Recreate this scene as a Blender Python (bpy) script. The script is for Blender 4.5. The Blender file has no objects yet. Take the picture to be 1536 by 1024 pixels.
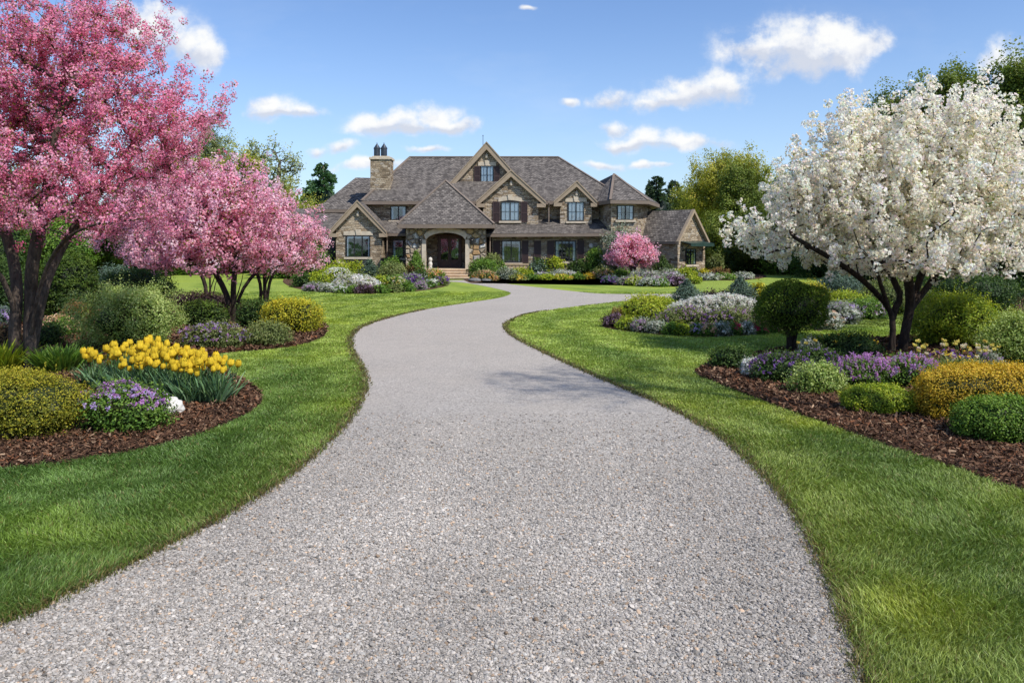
import bpy, math, random
import numpy as np
from mathutils import Vector

# ------------------------------------------------------------------ basics
SC = bpy.context.scene
COL = SC.collection
FPX, CX, HY, HC = 1200.0, 768.0, 365.0, 2.0      # focal length, principal column, horizon row, eye height
R = math.radians
SUN_AZ = math.atan2(0.75, -0.66)                  # bearing of the sun from +Y, clockwise
SUN_EL = R(50)

def G(px, py):                                    # point on the level ground seen at a photo position
    Y = FPX * HC / (py - HY)
    return ((px - CX) * Y / FPX, Y)

def P(px, py, Y):                                 # point seen at a photo position on the plane at depth Y
    return ((px - CX) * Y / FPX, Y, HC - (py - HY) * Y / FPX)

def gpoly(*pts): return [G(*p) for p in pts]

def rng_of(s): return np.random.default_rng(abs(hash_str(s)) % (2**32))
def hash_str(s):
    h = 5381
    for c in s: h = (h * 33 + ord(c)) & 0xffffffff
    return h

def tag(o, label=None, cat=None, group=None, kind=None):
    if label: o['label'] = label
    if cat: o['category'] = cat
    if group: o['group'] = group
    if kind: o['kind'] = kind
    return o

def empty(name, loc, rz=0.0):
    o = bpy.data.objects.new(name, None); COL.objects.link(o)
    o.location = loc; o.rotation_euler = (0, 0, rz); o.empty_display_size = 0.2
    return o

def link(name, me, mats, parent=None, loc=(0, 0, 0)):
    o = bpy.data.objects.new(name, me); COL.objects.link(o)
    for m in (mats if isinstance(mats, (list, tuple)) else [mats]): me.materials.append(m)
    o.location = loc
    if parent: o.parent = parent
    return o

def np_mesh(name, V, faces, C=None, mi=None, smooth=False):
    """V (n,3); faces = list of int arrays (m,k); C (n,3) linear colour; mi = list of material indices per face array"""
    me = bpy.data.meshes.new(name)
    V = np.ascontiguousarray(V, dtype=np.float32)
    faces = [np.asarray(f, dtype=np.int32) for f in faces if len(f)]
    nl = sum(f.size for f in faces); nf = sum(len(f) for f in faces)
    me.vertices.add(len(V)); me.vertices.foreach_set('co', V.ravel())
    me.loops.add(nl); me.loops.foreach_set('vertex_index', np.concatenate([f.ravel() for f in faces]))
    me.polygons.add(nf)
    tot = np.concatenate([np.full(len(f), f.shape[1], np.int32) for f in faces])
    st = np.concatenate([[0], np.cumsum(tot)[:-1]]).astype(np.int32)
    me.polygons.foreach_set('loop_start', st); me.polygons.foreach_set('loop_total', tot)
    if mi is not None:
        me.polygons.foreach_set('material_index', np.concatenate([np.full(len(f), m, np.int32) for f, m in zip(faces, mi)]))
    me.polygons.foreach_set('use_smooth', np.full(nf, smooth, dtype=bool))
    me.update(calc_edges=True)
    if C is not None:
        ca = me.color_attributes.new('Col', 'FLOAT_COLOR', 'POINT')
        buf = np.ones((len(V), 4), np.float32); buf[:, :3] = C
        ca.data.foreach_set('color', buf.ravel())
    return me

class MB:                                          # collects boxes, prisms and tubes into one mesh
    def __init__(s): s.v = []; s.f = []; s.m = []
    def add(s, v, f, m=0):
        b = len(s.v); s.v += [tuple(map(float, p)) for p in v]
        for q in f: s.f.append([b + i for i in q]); s.m.append(m)
        return s
    def box(s, x0, x1, y0, y1, z0, z1, m=0):
        v = [(x, y, z) for z in (z0, z1) for y in (y0, y1) for x in (x0, x1)]
        return s.add(v, [(0, 2, 3, 1), (4, 5, 7, 6), (0, 1, 5, 4), (2, 6, 7, 3), (0, 4, 6, 2), (1, 3, 7, 5)], m)
    def prism(s, poly, d, m=0):                    # polygon (list of 3d points) pushed along vector d
        n = len(poly); d = Vector(d)
        v = [Vector(p) for p in poly] + [Vector(p) + d for p in poly]
        return s.add(v, [tuple(range(n)), tuple(range(2 * n - 1, n - 1, -1))] + [(i, i + n, (i + 1) % n + n, (i + 1) % n) for i in range(n)], m)
    def bar(s, a, b, w, h, up=(0, 0, 1), m=0):     # rectangular bar from a to b
        a, b, up = Vector(a), Vector(b), Vector(up)
        t = (b - a).normalized(); r = t.cross(up).normalized(); u = r.cross(t)
        q = [a + r * (w / 2 * i) + u * (h / 2 * j) for i, j in ((-1, -1), (1, -1), (1, 1), (-1, 1))]
        return s.prism(q, b - a, m)
    def lathe(s, c, prof, n=16, m=0):              # prof = [(radius, z)]
        v = []; f = []
        for r, z in prof:
            for k in range(n):
                a = 2 * math.pi * k / n; v.append((c[0] + r * math.cos(a), c[1] + r * math.sin(a), c[2] + z))
        for j in range(len(prof) - 1):
            for k in range(n): f.append((j * n + k, j * n + (k + 1) % n, (j + 1) * n + (k + 1) % n, (j + 1) * n + k))
        f.append(tuple(range(n - 1, -1, -1))); f.append(tuple(range((len(prof) - 1) * n, len(prof) * n)))
        return s.add(v, f, m)
    def tube(s, pts, r, n=6, m=0):
        for a, b in zip(pts[:-1], pts[1:]):
            a, b = Vector(a), Vector(b); t = (b - a).normalized()
            up = Vector((0, 0, 1)) if abs(t.z) < .9 else Vector((1, 0, 0))
            x = t.cross(up).normalized(); y = x.cross(t)
            ring = [a + (x * math.cos(2 * math.pi * k / n) + y * math.sin(2 * math.pi * k / n)) * r for k in range(n)]
            s.prism(ring, b - a, m)
        return s
    def mesh(s, name, off=(0, 0, 0), fix=True):
        me = bpy.data.meshes.new(name)
        me.from_pydata([(x - off[0], y - off[1], z - off[2]) for x, y, z in s.v], [], s.f)
        for p, m in zip(me.polygons, s.m): p.material_index = m
        if fix:
            import bmesh
            bm = bmesh.new(); bm.from_mesh(me); bmesh.ops.recalc_face_normals(bm, faces=bm.faces); bm.to_mesh(me); bm.free()
        me.update(); return me
    def build(s, name, mats, parent=None, off=(0, 0, 0), loc=(0, 0, 0)):
        return link(name, s.mesh(name, off), mats, parent, loc)

# ------------------------------------------------------------------ noise, polygons
_NG = np.random.default_rng(7).random((256, 256))
def vnoise(x, y):
    xi = np.floor(x).astype(int); yi = np.floor(y).astype(int)
    fx = x - xi; fy = y - yi; fx = fx * fx * (3 - 2 * fx); fy = fy * fy * (3 - 2 * fy)
    a = _NG[xi & 255, yi & 255]; b = _NG[(xi + 1) & 255, yi & 255]; c = _NG[xi & 255, (yi + 1) & 255]; d = _NG[(xi + 1) & 255, (yi + 1) & 255]
    return (a * (1 - fx) + b * fx) * (1 - fy) + (c * (1 - fx) + d * fx) * fy
def fbm(x, y, o=3):
    s = 0; a = .5; t = 0
    for i in range(o): s = s + a * vnoise(x * 2**i + 17.3 * i, y * 2**i + 9.1 * i); t += a; a *= .5
    return s / t

def smooth(pts, k=6, closed=False):                # Catmull-Rom through the points
    p = [np.array(q, float) for q in pts]; n = len(p); out = []
    for i in range(n if closed else n - 1):
        if closed: a, b, c, d = p[i - 1], p[i], p[(i + 1) % n], p[(i + 2) % n]
        else: a, b, c, d = p[max(i - 1, 0)], p[i], p[i + 1], p[min(i + 2, n - 1)]
        for j in range(k):
            t = j / k
            out.append(.5 * (2 * b + (c - a) * t + (2 * a - 5 * b + 4 * c - d) * t * t + (3 * b - a - 3 * c + d) * t**3))
    if not closed: out.append(p[-1])
    return np.array(out)

def inside(poly, x, y):
    poly = np.asarray(poly); r = np.zeros(x.shape, bool)
    j = len(poly) - 1
    for i in range(len(poly)):
        xi, yi = poly[i]; xj, yj = poly[j]
        if yi != yj:
            c = ((yi > y) != (yj > y)) & (x < (xj - xi) * (y - yi) / (yj - yi) + xi)
            r ^= c
        j = i
    return r

def dist_line(line, x, y):
    line = np.asarray(line); d = np.full(x.shape, 1e9)
    for a, b in zip(line[:-1], line[1:]):
        ab = b - a; L = max(ab @ ab, 1e-9)
        t = np.clip(((x - a[0]) * ab[0] + (y - a[1]) * ab[1]) / L, 0, 1)
        d = np.minimum(d, np.hypot(x - a[0] - t * ab[0], y - a[1] - t * ab[1]))
    return d

def sheet(name, poly, z, mat):
    import bmesh
    bm = bmesh.new(); vs = [bm.verts.new((p[0], p[1], z)) for p in poly]; bm.faces.new(vs)
    bmesh.ops.triangulate(bm, faces=bm.faces); bmesh.ops.recalc_face_normals(bm, faces=bm.faces)
    for f in bm.faces:
        if f.normal.z < 0: f.normal_flip()
    me = bpy.data.meshes.new(name); bm.to_mesh(me); bm.free()
    return tag(link(name, me, mat), kind='structure')

# ------------------------------------------------------------------ materials
def new_mat(name):
    m = bpy.data.materials.new(name); m.use_nodes = True
    nt = m.node_tree; nt.nodes.clear()
    return m, nt, nt.nodes, nt.links

class N:                                           # small node-building helper
    def __init__(s, nt): s.nt = nt
    def n(s, t, **kw):
        nd = s.nt.nodes.new(t)
        for k, v in kw.items():
            if k.startswith('i_'): 
                key = k[2:]; key = int(key) if key.isdigit() else key
                s.set(nd.inputs[key], v)
            else: setattr(nd, k, v)
        return nd
    def set(s, sock, v):
        if isinstance(v, bpy.types.NodeSocket): s.nt.links.new(v, sock)
        else: sock.default_value = v
    def math(s, op, a, b=0.0, c=None, clamp=False):
        nd = s.nt.nodes.new('ShaderNodeMath'); nd.operation = op; nd.use_clamp = clamp
        s.set(nd.inputs[0], a); s.set(nd.inputs[1], b)
        if c is not None: s.set(nd.inputs[2], c)
        return nd.outputs[0]
    def vec(s, op, a, b=(0, 0, 0)):
        nd = s.nt.nodes.new('ShaderNodeVectorMath'); nd.operation = op
        s.set(nd.inputs[0], a); s.set(nd.inputs[1], b)
        return nd.outputs['Value'] if op in ('LENGTH', 'DOT_PRODUCT', 'DISTANCE') else nd.outputs[0]
    def comb(s, x, y, z):
        nd = s.nt.nodes.new('ShaderNodeCombineXYZ')
        for i, v in enumerate((x, y, z)): s.set(nd.inputs[i], v)
        return nd.outputs[0]
    def sep(s, v):
        nd = s.nt.nodes.new('ShaderNodeSeparateXYZ'); s.set(nd.inputs[0], v); return nd.outputs
    def noise(s, v, scale, detail=3, rough=.55, out=0):
        nd = s.nt.nodes.new('ShaderNodeTexNoise'); s.set(nd.inputs['Vector'], v)
        nd.inputs['Scale'].default_value = scale; nd.inputs['Detail'].default_value = detail; nd.inputs['Roughness'].default_value = rough
        return nd.outputs[out]
    def ramp(s, fac, stops, interp='LINEAR'):
        nd = s.nt.nodes.new('ShaderNodeValToRGB'); s.set(nd.inputs[0], fac); cr = nd.color_ramp; cr.interpolation = interp
        while len(cr.elements) < len(stops): cr.elements.new(.5)
        for e, (p, c) in zip(cr.elements, stops): e.position = p; e.color = (*c, 1) if len(c) == 3 else c
        return nd.outputs[0]
    def mix(s, fac, a, b, blend='MIX'):
        nd = s.nt.nodes.new('ShaderNodeMix'); nd.data_type = 'RGBA'; nd.blend_type = blend
        s.set(nd.inputs[0], fac)
        for i, v in ((6, a), (7, b)):
            if isinstance(v, tuple) and len(v) == 3: v = (*v, 1)
            s.set(nd.inputs[i], v)
        return nd.outputs[2]
    def maprange(s, v, a, b, c=0.0, d=1.0, t='LINEAR'):
        nd = s.nt.nodes.new('ShaderNodeMapRange'); nd.interpolation_type = t
        for i, q in enumerate((v, a, b, c, d)): s.set(nd.inputs[i], q)
        return nd.outputs[0]
    def bump(s, h, strength=.5, dist=.02):
        nd = s.nt.nodes.new('ShaderNodeBump'); s.set(nd.inputs['Height'], h)
        nd.inputs['Strength'].default_value = strength; nd.inputs['Distance'].default_value = dist
        return nd.outputs[0]
    def bsdf(s, col, rough=.8, spec=.3, normal=None, metal=0.0):
        nd = s.nt.nodes.new('ShaderNodeBsdfPrincipled')
        if isinstance(col, tuple) and len(col) == 3: col = (*col, 1)
        s.set(nd.inputs['Base Color'], col); s.set(nd.inputs['Roughness'], rough)
        nd.inputs['Specular IOR Level'].default_value = spec; nd.inputs['Metallic'].default_value = metal
        if normal is not None: s.set(nd.inputs['Normal'], normal)
        return nd.outputs[0]
    def out(s, sh):
        o = s.nt.nodes.new('ShaderNodeOutputMaterial'); s.nt.links.new(sh, o.inputs[0])

def mk(name):
    m, nt, _, _ = new_mat(name); return m, N(nt)

def mat_leafy(name, trans=.3, rough=.5, spec=.25, tint=(1.25, 1.25, .6)):
    m, n = mk(name)
    c = n.n('ShaderNodeAttribute', attribute_name='Col').outputs['Color']
    b = n.bsdf(c, rough, spec)
    t = n.n('ShaderNodeBsdfTranslucent'); n.set(t.inputs[0], n.mix(1.0, c, tint, 'MULTIPLY'))
    mx = n.n('ShaderNodeMixShader'); mx.inputs[0].default_value = trans
    n.set(mx.inputs[1], b); n.set(mx.inputs[2], t.outputs[0]); n.out(mx.outputs[0])
    return m

def mat_plain(name, col, rough=.6, spec=.3, var=.12, scale=6., metal=0., bump=0.):
    m, n = mk(name)
    pos = n.n('ShaderNodeTexCoord').outputs['Object']
    f = n.noise(pos, scale, 4)
    k = n.maprange(f, .3, .7, 1 - var, 1 + var)
    c = n.mix(1.0, col, n.comb(k, k, k), 'MULTIPLY')
    n.out(n.bsdf(c, rough, spec, n.bump(f, bump, .02) if bump else None, metal)); return m

def wall_uv(n):                                    # metric coordinates on any vertical wall or roof slope
    g = n.n('ShaderNodeNewGeometry'); p = n.sep(g.outputs['Position']); q = n.sep(g.outputs['True Normal'])
    l = n.math('MAXIMUM', n.math('SQRT', n.math('ADD', n.math('MULTIPLY', q[0], q[0]), n.math('MULTIPLY', q[1], q[1]))), .05)
    u = n.math('DIVIDE', n.math('SUBTRACT', n.math('MULTIPLY', p[1], q[0]), n.math('MULTIPLY', p[0], q[1])), l)
    v = n.math('DIVIDE', p[2], l)
    return u, v, g.outputs['Position']

def mat_ledgestone(name, dark=1.0):
    m, n = mk(name); u, v, pos = wall_uv(n)
    w = n.noise(n.comb(u, v, 0.0), 2.6, 2); w1 = n.noise(n.comb(v, u, 3.0), 3.4, 2)
    v2 = n.math('ADD', v, n.math('MULTIPLY', n.math('SUBTRACT', w, .5), .26)); u2 = n.math('ADD', u, n.math('MULTIPLY', n.math('SUBTRACT', w1, .5), .3))
    uv = n.comb(u2, v2, 0.0)
    br = n.n('ShaderNodeTexBrick', offset=.43, squash=1.5, squash_frequency=3)
    n.set(br.inputs['Vector'], uv)
    for k, x in (('Scale', 1.0), ('Mortar Size', .012), ('Mortar Smooth', .3), ('Bias', 0.0), ('Brick Width', .25), ('Row Height', .12)): br.inputs[k].default_value = x
    br.inputs['Color1'].default_value = (0, 0, 0, 1); br.inputs['Color2'].default_value = (1, 1, 1, 1); br.inputs['Mortar'].default_value = (.5, .5, .5, 1)
    big = n.noise(uv, 1.3, 3); fine = n.noise(uv, 14., 4)
    t = n.math('ADD', n.math('MULTIPLY', br.outputs['Color'], .85), n.math('MULTIPLY', big, .22))
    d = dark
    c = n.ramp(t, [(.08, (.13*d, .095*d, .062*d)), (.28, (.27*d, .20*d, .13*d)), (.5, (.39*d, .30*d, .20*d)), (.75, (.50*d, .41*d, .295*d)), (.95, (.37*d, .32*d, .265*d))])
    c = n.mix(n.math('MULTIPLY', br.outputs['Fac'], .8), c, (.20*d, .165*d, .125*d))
    k = n.maprange(fine, .3, .7, .72, 1.25); c = n.mix(1.0, c, n.comb(k, k, k), 'MULTIPLY')
    h = n.math('ADD', n.math('MULTIPLY', n.math('SUBTRACT', 1.0, br.outputs['Fac']), 1.0), n.math('ADD', n.math('MULTIPLY', fine, .5), n.math('MULTIPLY', br.outputs['Color'], .8)))
    n.out(n.bsdf(c, .88, .2, n.bump(h, .9, .07))); return m

def mat_cobble(name):
    m, n = mk(name); u, v, pos = wall_uv(n)
    uv = n.comb(u, n.math('MULTIPLY', v, 1.15), 0.0)
    w = n.n('ShaderNodeTexNoise'); n.set(w.inputs['Vector'], uv); w.inputs['Scale'].default_value = 1.5
    uvw = n.vec('ADD', uv, n.vec('SCALE', w.outputs['Color'])) if False else uv
    vo = n.n('ShaderNodeTexVoronoi', voronoi_dimensions='2D', feature='F1'); n.set(vo.inputs['Vector'], uvw); vo.inputs['Scale'].default_value = 3.1
    ve = n.n('ShaderNodeTexVoronoi', voronoi_dimensions='2D', feature='DISTANCE_TO_EDGE'); n.set(ve.inputs['Vector'], uvw); ve.inputs['Scale'].default_value = 3.1
    r = n.sep(vo.outputs['Color'])[0]
    c = n.ramp(r, [(0, (.36, .29, .20)), (.18, (.44, .37, .28)), (.34, (.40, .25, .12)), (.46, (.46, .33, .17)), (.58, (.38, .34, .29)), (.72, (.55, .52, .46)), (.86, (.30, .24, .17))], 'CONSTANT')
    fine = n.noise(uv, 11., 4); k = n.maprange(fine, .3, .7, .75, 1.22); c = n.mix(1.0, c, n.comb(k, k, k), 'MULTIPLY')
    e = n.maprange(ve.outputs['Distance'], .01, .07)
    c = n.mix(e, (.25, .205, .15), c)
    h = n.math('ADD', n.maprange(ve.outputs['Distance'], 0.0, .22, 0.0, 1.0), n.math('MULTIPLY', fine, .15))
    n.out(n.bsdf(c, .85, .25, n.bump(h, 1.0, .12))); return m

def mat_shingle(name):
    m, n = mk(name); u, v, pos = wall_uv(n)
    uv = n.comb(u, v, 0.0)
    br = n.n('ShaderNodeTexBrick', offset=.5); n.set(br.inputs['Vector'], n.comb(u, n.math('ADD', v, n.math('MULTIPLY', n.noise(uv, 3.0, 2), .05)), 0.0))
    for k, x in (('Scale', 1.0), ('Mortar Size', .022), ('Mortar Smooth', .5), ('Bias', 0.0), ('Brick Width', .20), ('Row Height', .14)): br.inputs[k].default_value = x
    br.inputs['Color1'].default_value = (0, 0, 0, 1); br.inputs['Color2'].default_value = (1, 1, 1, 1); br.inputs['Mortar'].default_value = (.5, .5, .5, 1)
    t = n.math('ADD', n.math('MULTIPLY', br.outputs['Color'], .7), n.math('ADD', n.math('MULTIPLY', n.noise(uv, .9, 4), .34), n.math('MULTIPLY', n.math('SUBTRACT', n.noise(n.comb(n.math('MULTIPLY', u, 2.2), n.math('MULTIPLY', v, .28), 0.0), 1.0, 4), .5), .5)))
    c = n.ramp(t, [(.15, (.070, .061, .054)), (.45, (.138, .121, .107)), (.75, (.205, .18, .157)), (1.0, (.29, .255, .22))])
    c = n.mix(n.math('MULTIPLY', br.outputs['Fac'], .8), c, (.05, .044, .041))
    fine = n.noise(uv, 25., 3); k = n.maprange(fine, .3, .7, .75, 1.25); c = n.mix(1.0, c, n.comb(k, k, k), 'MULTIPLY')
    saw = n.math('SUBTRACT', 1.0, n.math('FRACT', n.math('DIVIDE', v, .14)))
    h = n.math('ADD', n.math('MULTIPLY', saw, 1.0), n.math('MULTIPLY', br.outputs['Color'], .5))
    n.out(n.bsdf(c, .9, .15, n.bump(h, .7, .05))); return m

def mat_gravel():
    m, n = mk('gravel_surface')
    pos = n.n('ShaderNodeNewGeometry').outputs['Position']
    s = n.sep(pos); xy = n.comb(s[0], s[1], 0.0)
    vo = n.n('ShaderNodeTexVoronoi', voronoi_dimensions='2D'); n.set(vo.inputs['Vector'], xy); vo.inputs['Scale'].default_value = 60.
    ve = n.n('ShaderNodeTexVoronoi', voronoi_dimensions='2D', feature='DISTANCE_TO_EDGE'); n.set(ve.inputs['Vector'], xy); ve.inputs['Scale'].default_value = 60.
    r = n.sep(vo.outputs['Color'])[0]
    c = n.ramp(r, [(0, (.18, .165, .15)), (.25, (.34, .31, .28)), (.55, (.47, .43, .385)), (.85, (.55, .505, .455)), (1, (.63, .58, .52))])
    e = n.maprange(ve.outputs['Distance'], .01, .10)
    far = n.maprange(s[1], 6.0, 15.0, 0.0, 1.0)
    e2 = n.math('MAXIMUM', e, n.math('MULTIPLY', far, .9))
    c = n.mix(e2, (.15, .14, .13), c)
    # broad wear: paler wheel tracks and dusty patches
    b1 = n.noise(xy, .35, 4); b2 = n.noise(xy, 2.5, 4)
    k = n.math('ADD', n.maprange(b1, .3, .7, .90, 1.10), n.maprange(b2, .3, .7, -.06, .06))
    k = n.math('MULTIPLY', k, n.maprange(far, 0.0, 1.0, 1.0, .95))
    c = n.mix(1.0, c, n.comb(k, k, n.math('MULTIPLY', k, .985)), 'MULTIPLY')
    dust = n.math('MULTIPLY', n.maprange(n.noise(xy, .8, 5, .6), .42, .68), .45)
    c = n.mix(dust, c, n.mix(.65, c, (.52, .455, .375)))
    c = n.mix(n.math('MULTIPLY', far, .5), c, (.56, .495, .42))
    h = n.math('ADD', e, n.math('MULTIPLY', r, .8))
    n.out(n.bsdf(c, .85, .25, n.bump(h, .8, .012))); return m

def mat_attr(name, rough=.85, spec=.2, bscale=0., bstr=.5, bdist=.02, var=.25, vscale=20.):
    m, n = mk(name)
    c = n.n('ShaderNodeAttribute', attribute_name='Col').outputs['Color']
    pos = n.n('ShaderNodeNewGeometry').outputs['Position']
    f = n.noise(pos, vscale, 4); k = n.maprange(f, .25, .75, 1 - var, 1 + var)
    c = n.mix(1.0, c, n.comb(k, k, k), 'MULTIPLY')
    n.out(n.bsdf(c, rough, spec, n.bump(n.noise(pos, bscale, 4, .7), bstr, bdist) if bscale else None)); return m

def mat_mulch():
    m, n = mk('mulch'); pos = n.n('ShaderNodeNewGeometry').outputs['Position']
    sx = n.n('ShaderNodeMapping'); n.set(sx.inputs['Vector'], pos); sx.inputs['Scale'].default_value = (1, 2.2, 1); sx.inputs['Rotation'].default_value = (0, 0, .7)
    f = n.noise(sx.outputs[0], 22., 5, .7)
    c = n.ramp(f, [(.3, (.045, .026, .017)), (.5, (.11, .062, .038)), (.7, (.20, .12, .073))])
    n.out(n.bsdf(c, .95, .1, n.bump(f, 1.0, .05))); return m

def mat_bark(name, a, b):
    m, n = mk(name); pos = n.n('ShaderNodeNewGeometry').outputs['Position']
    mp = n.n('ShaderNodeMapping'); n.set(mp.inputs['Vector'], pos); mp.inputs['Scale'].default_value = (1, 1, .22)
    f = n.noise(mp.outputs[0], 26., 5, .65); g = n.noise(pos, 5., 3)
    c = n.ramp(n.math('ADD', n.math('MULTIPLY', f, .7), n.math('MULTIPLY', g, .3)), [(.32, a), (.68, b)])
    n.out(n.bsdf(c, .9, .15, n.bump(f, 1.0, .04))); return m

def mat_glass(name):
    m, n = mk(name)
    g = n.n('ShaderNodeBsdfGlossy'); g.inputs['Roughness'].default_value = .03; g.inputs['Color'].default_value = (.9, .95, 1, 1)
    wob = n.noise(n.n('ShaderNodeNewGeometry').outputs['Position'], 1.6, 1)
    n.set(g.inputs['Normal'], n.bump(wob, .12, .05))
    t = n.n('ShaderNodeBsdfTransparent'); t.inputs['Color'].default_value = (.88, .92, .94, 1)
    fr = n.n('ShaderNodeFresnel'); fr.inputs['IOR'].default_value = 1.9
    mx = n.n('ShaderNodeMixShader'); n.set(mx.inputs[0], n.math('ADD', n.math('MULTIPLY', fr.outputs[0], .55), .03))
    n.set(mx.inputs[1], t.outputs[0]); n.set(mx.inputs[2], g.outputs[0]); n.out(mx.outputs[0]); return m

M = {}
def make_materials():
    M['leaf'] = mat_leafy('leaf', .30, .5, .25)
    M['petal'] = mat_leafy('petal', .50, .6, .15, (1.12, 1.05, 1.0))
    M['grass'] = mat_leafy('grass_blade', .25, .45, .3, (1.2, 1.3, .6))
    M['bark'] = mat_bark('grey_brown_bark', (.028, .021, .017), (.15, .115, .09))
    M['dark_bark'] = mat_bark('dark_bark', (.012, .009, .008), (.07, .05, .038))
    M['far_bark'] = mat_bark('pale_bark', (.06, .05, .035), (.16, .13, .09))
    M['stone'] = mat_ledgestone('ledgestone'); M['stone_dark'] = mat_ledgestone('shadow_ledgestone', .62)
    M['cobble'] = mat_cobble('cobblestone'); M['shingle'] = mat_shingle('weathered_shingle')
    M['fascia'] = mat_plain('taupe_fascia', (.20, .155, .12), .6, .3, .12, 3.)
    M['barge'] = mat_plain('tan_bargeboard', (.34, .262, .18), .6, .3, .1, 3.)
    M['trimstone'] = mat_plain('cut_limestone', (.54, .46, .35), .8, .2, .15, 5., bump=.3)
    M['frame'] = mat_plain('black_window_frame', (.018, .017, .017), .4, .4, .1)
    M['shutter'] = mat_plain('brown_shutter_paint', (.062, .038, .036), .55, .3, .12)
    M['glass'] = mat_glass('window_glass')
    M['curtain'] = mat_plain('pale_curtain', (.78, .84, .90), .9, .1, .08, 9.)
    M['dark'] = mat_plain('dark_room', (.012, .012, .013), .9, .05)
    M['door'] = mat_plain('dark_red_wood', (.062, .030, .021), .45, .35, .25, 8.)
    M['brass'] = mat_plain('aged_brass', (.35, .25, .1), .35, .5, .1, metal=.9)
    M['metal'] = mat_plain('blue_grey_metal', (.06, .07, .085), .4, .5, .2, metal=.6)
    M['steptread'] = mat_plain('tan_step_stone', (.60, .46, .31), .75, .2, .18, 4., bump=.2)
    M['awning'] = mat_plain('dark_green_metal', (.025, .05, .04), .4, .4, .2)
    M['porch'] = mat_plain('tan_plank', (.42, .31, .2), .7, .2, .2, 5.)
    M['white_stone'] = mat_plain('white_stone', (.62, .59, .53), .85, .2, .12, 9., bump=.5)
    M['grey_stone'] = mat_plain('grey_boulder', (.15, .145, .14), .85, .2, .3, 5., bump=.6)
    M['gravel'] = mat_gravel(); M['pebble'] = mat_attr('pebble', .8, .25, var=.2, vscale=60.)
    M['lawn'] = mat_attr('lawn_turf', .9, .1, 35., .9, .06, .45, 16.)
    M['mulch'] = mat_mulch(); M['chip'] = mat_attr('mulch_chip', .9, .1, var=.3, vscale=40.)
# ------------------------------------------------------------------ camera, sun, sky with clouds
def make_camera():
    c = bpy.data.cameras.new('camera'); o = bpy.data.objects.new('camera', c); COL.objects.link(o)
    o.location = (0, 0, HC); o.rotation_euler = (R(90), 0, 0)
    c.sensor_width = 36; c.lens = 36 * FPX / 1536; c.shift_y = -(512 - HY) / 1536; c.clip_end = 3000; c.clip_start = .05
    SC.camera = o

CLOUDS = [  # direction of each puff (photo column, row) and its half-sizes
 (1190, 76, 92, 36), (1232, 58, 66, 34), (1285, 70, 46, 24), (1140, 74, 55, 18), (1205, 98, 70, 22), (1165, 62, 60, 26), (1255, 88, 56, 24),
 (1050, 138, 64, 28), (1080, 128, 40, 24), (1015, 152, 60, 16), (985, 158, 40, 12),
 (965, 212, 52, 17), (945, 216, 46, 12), (1035, 216, 60, 10),
 (575, 184, 48, 18), (600, 178, 34, 16), (650, 176, 44, 20), (680, 188, 36, 12), (610, 190, 84, 11),
 (405, 162, 48, 17), (450, 164, 34, 11), (418, 168, 60, 9),
 (225, 38, 52, 34), (265, 58, 50, 30), (305, 76, 42, 22), (190, 20, 40, 20),
 (921, 189, 22, 12), (912, 146, 26, 13), (856, 152, 20, 6), (900, 249, 40, 7), (975, 249, 30, 5),
 (516, 219, 26, 10), (478, 224, 22, 7), (790, 17, 13, 4), (1515, 92, 34, 26), 
 (560, 248, 60, 8), (640, 226, 26, 6)]

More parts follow.
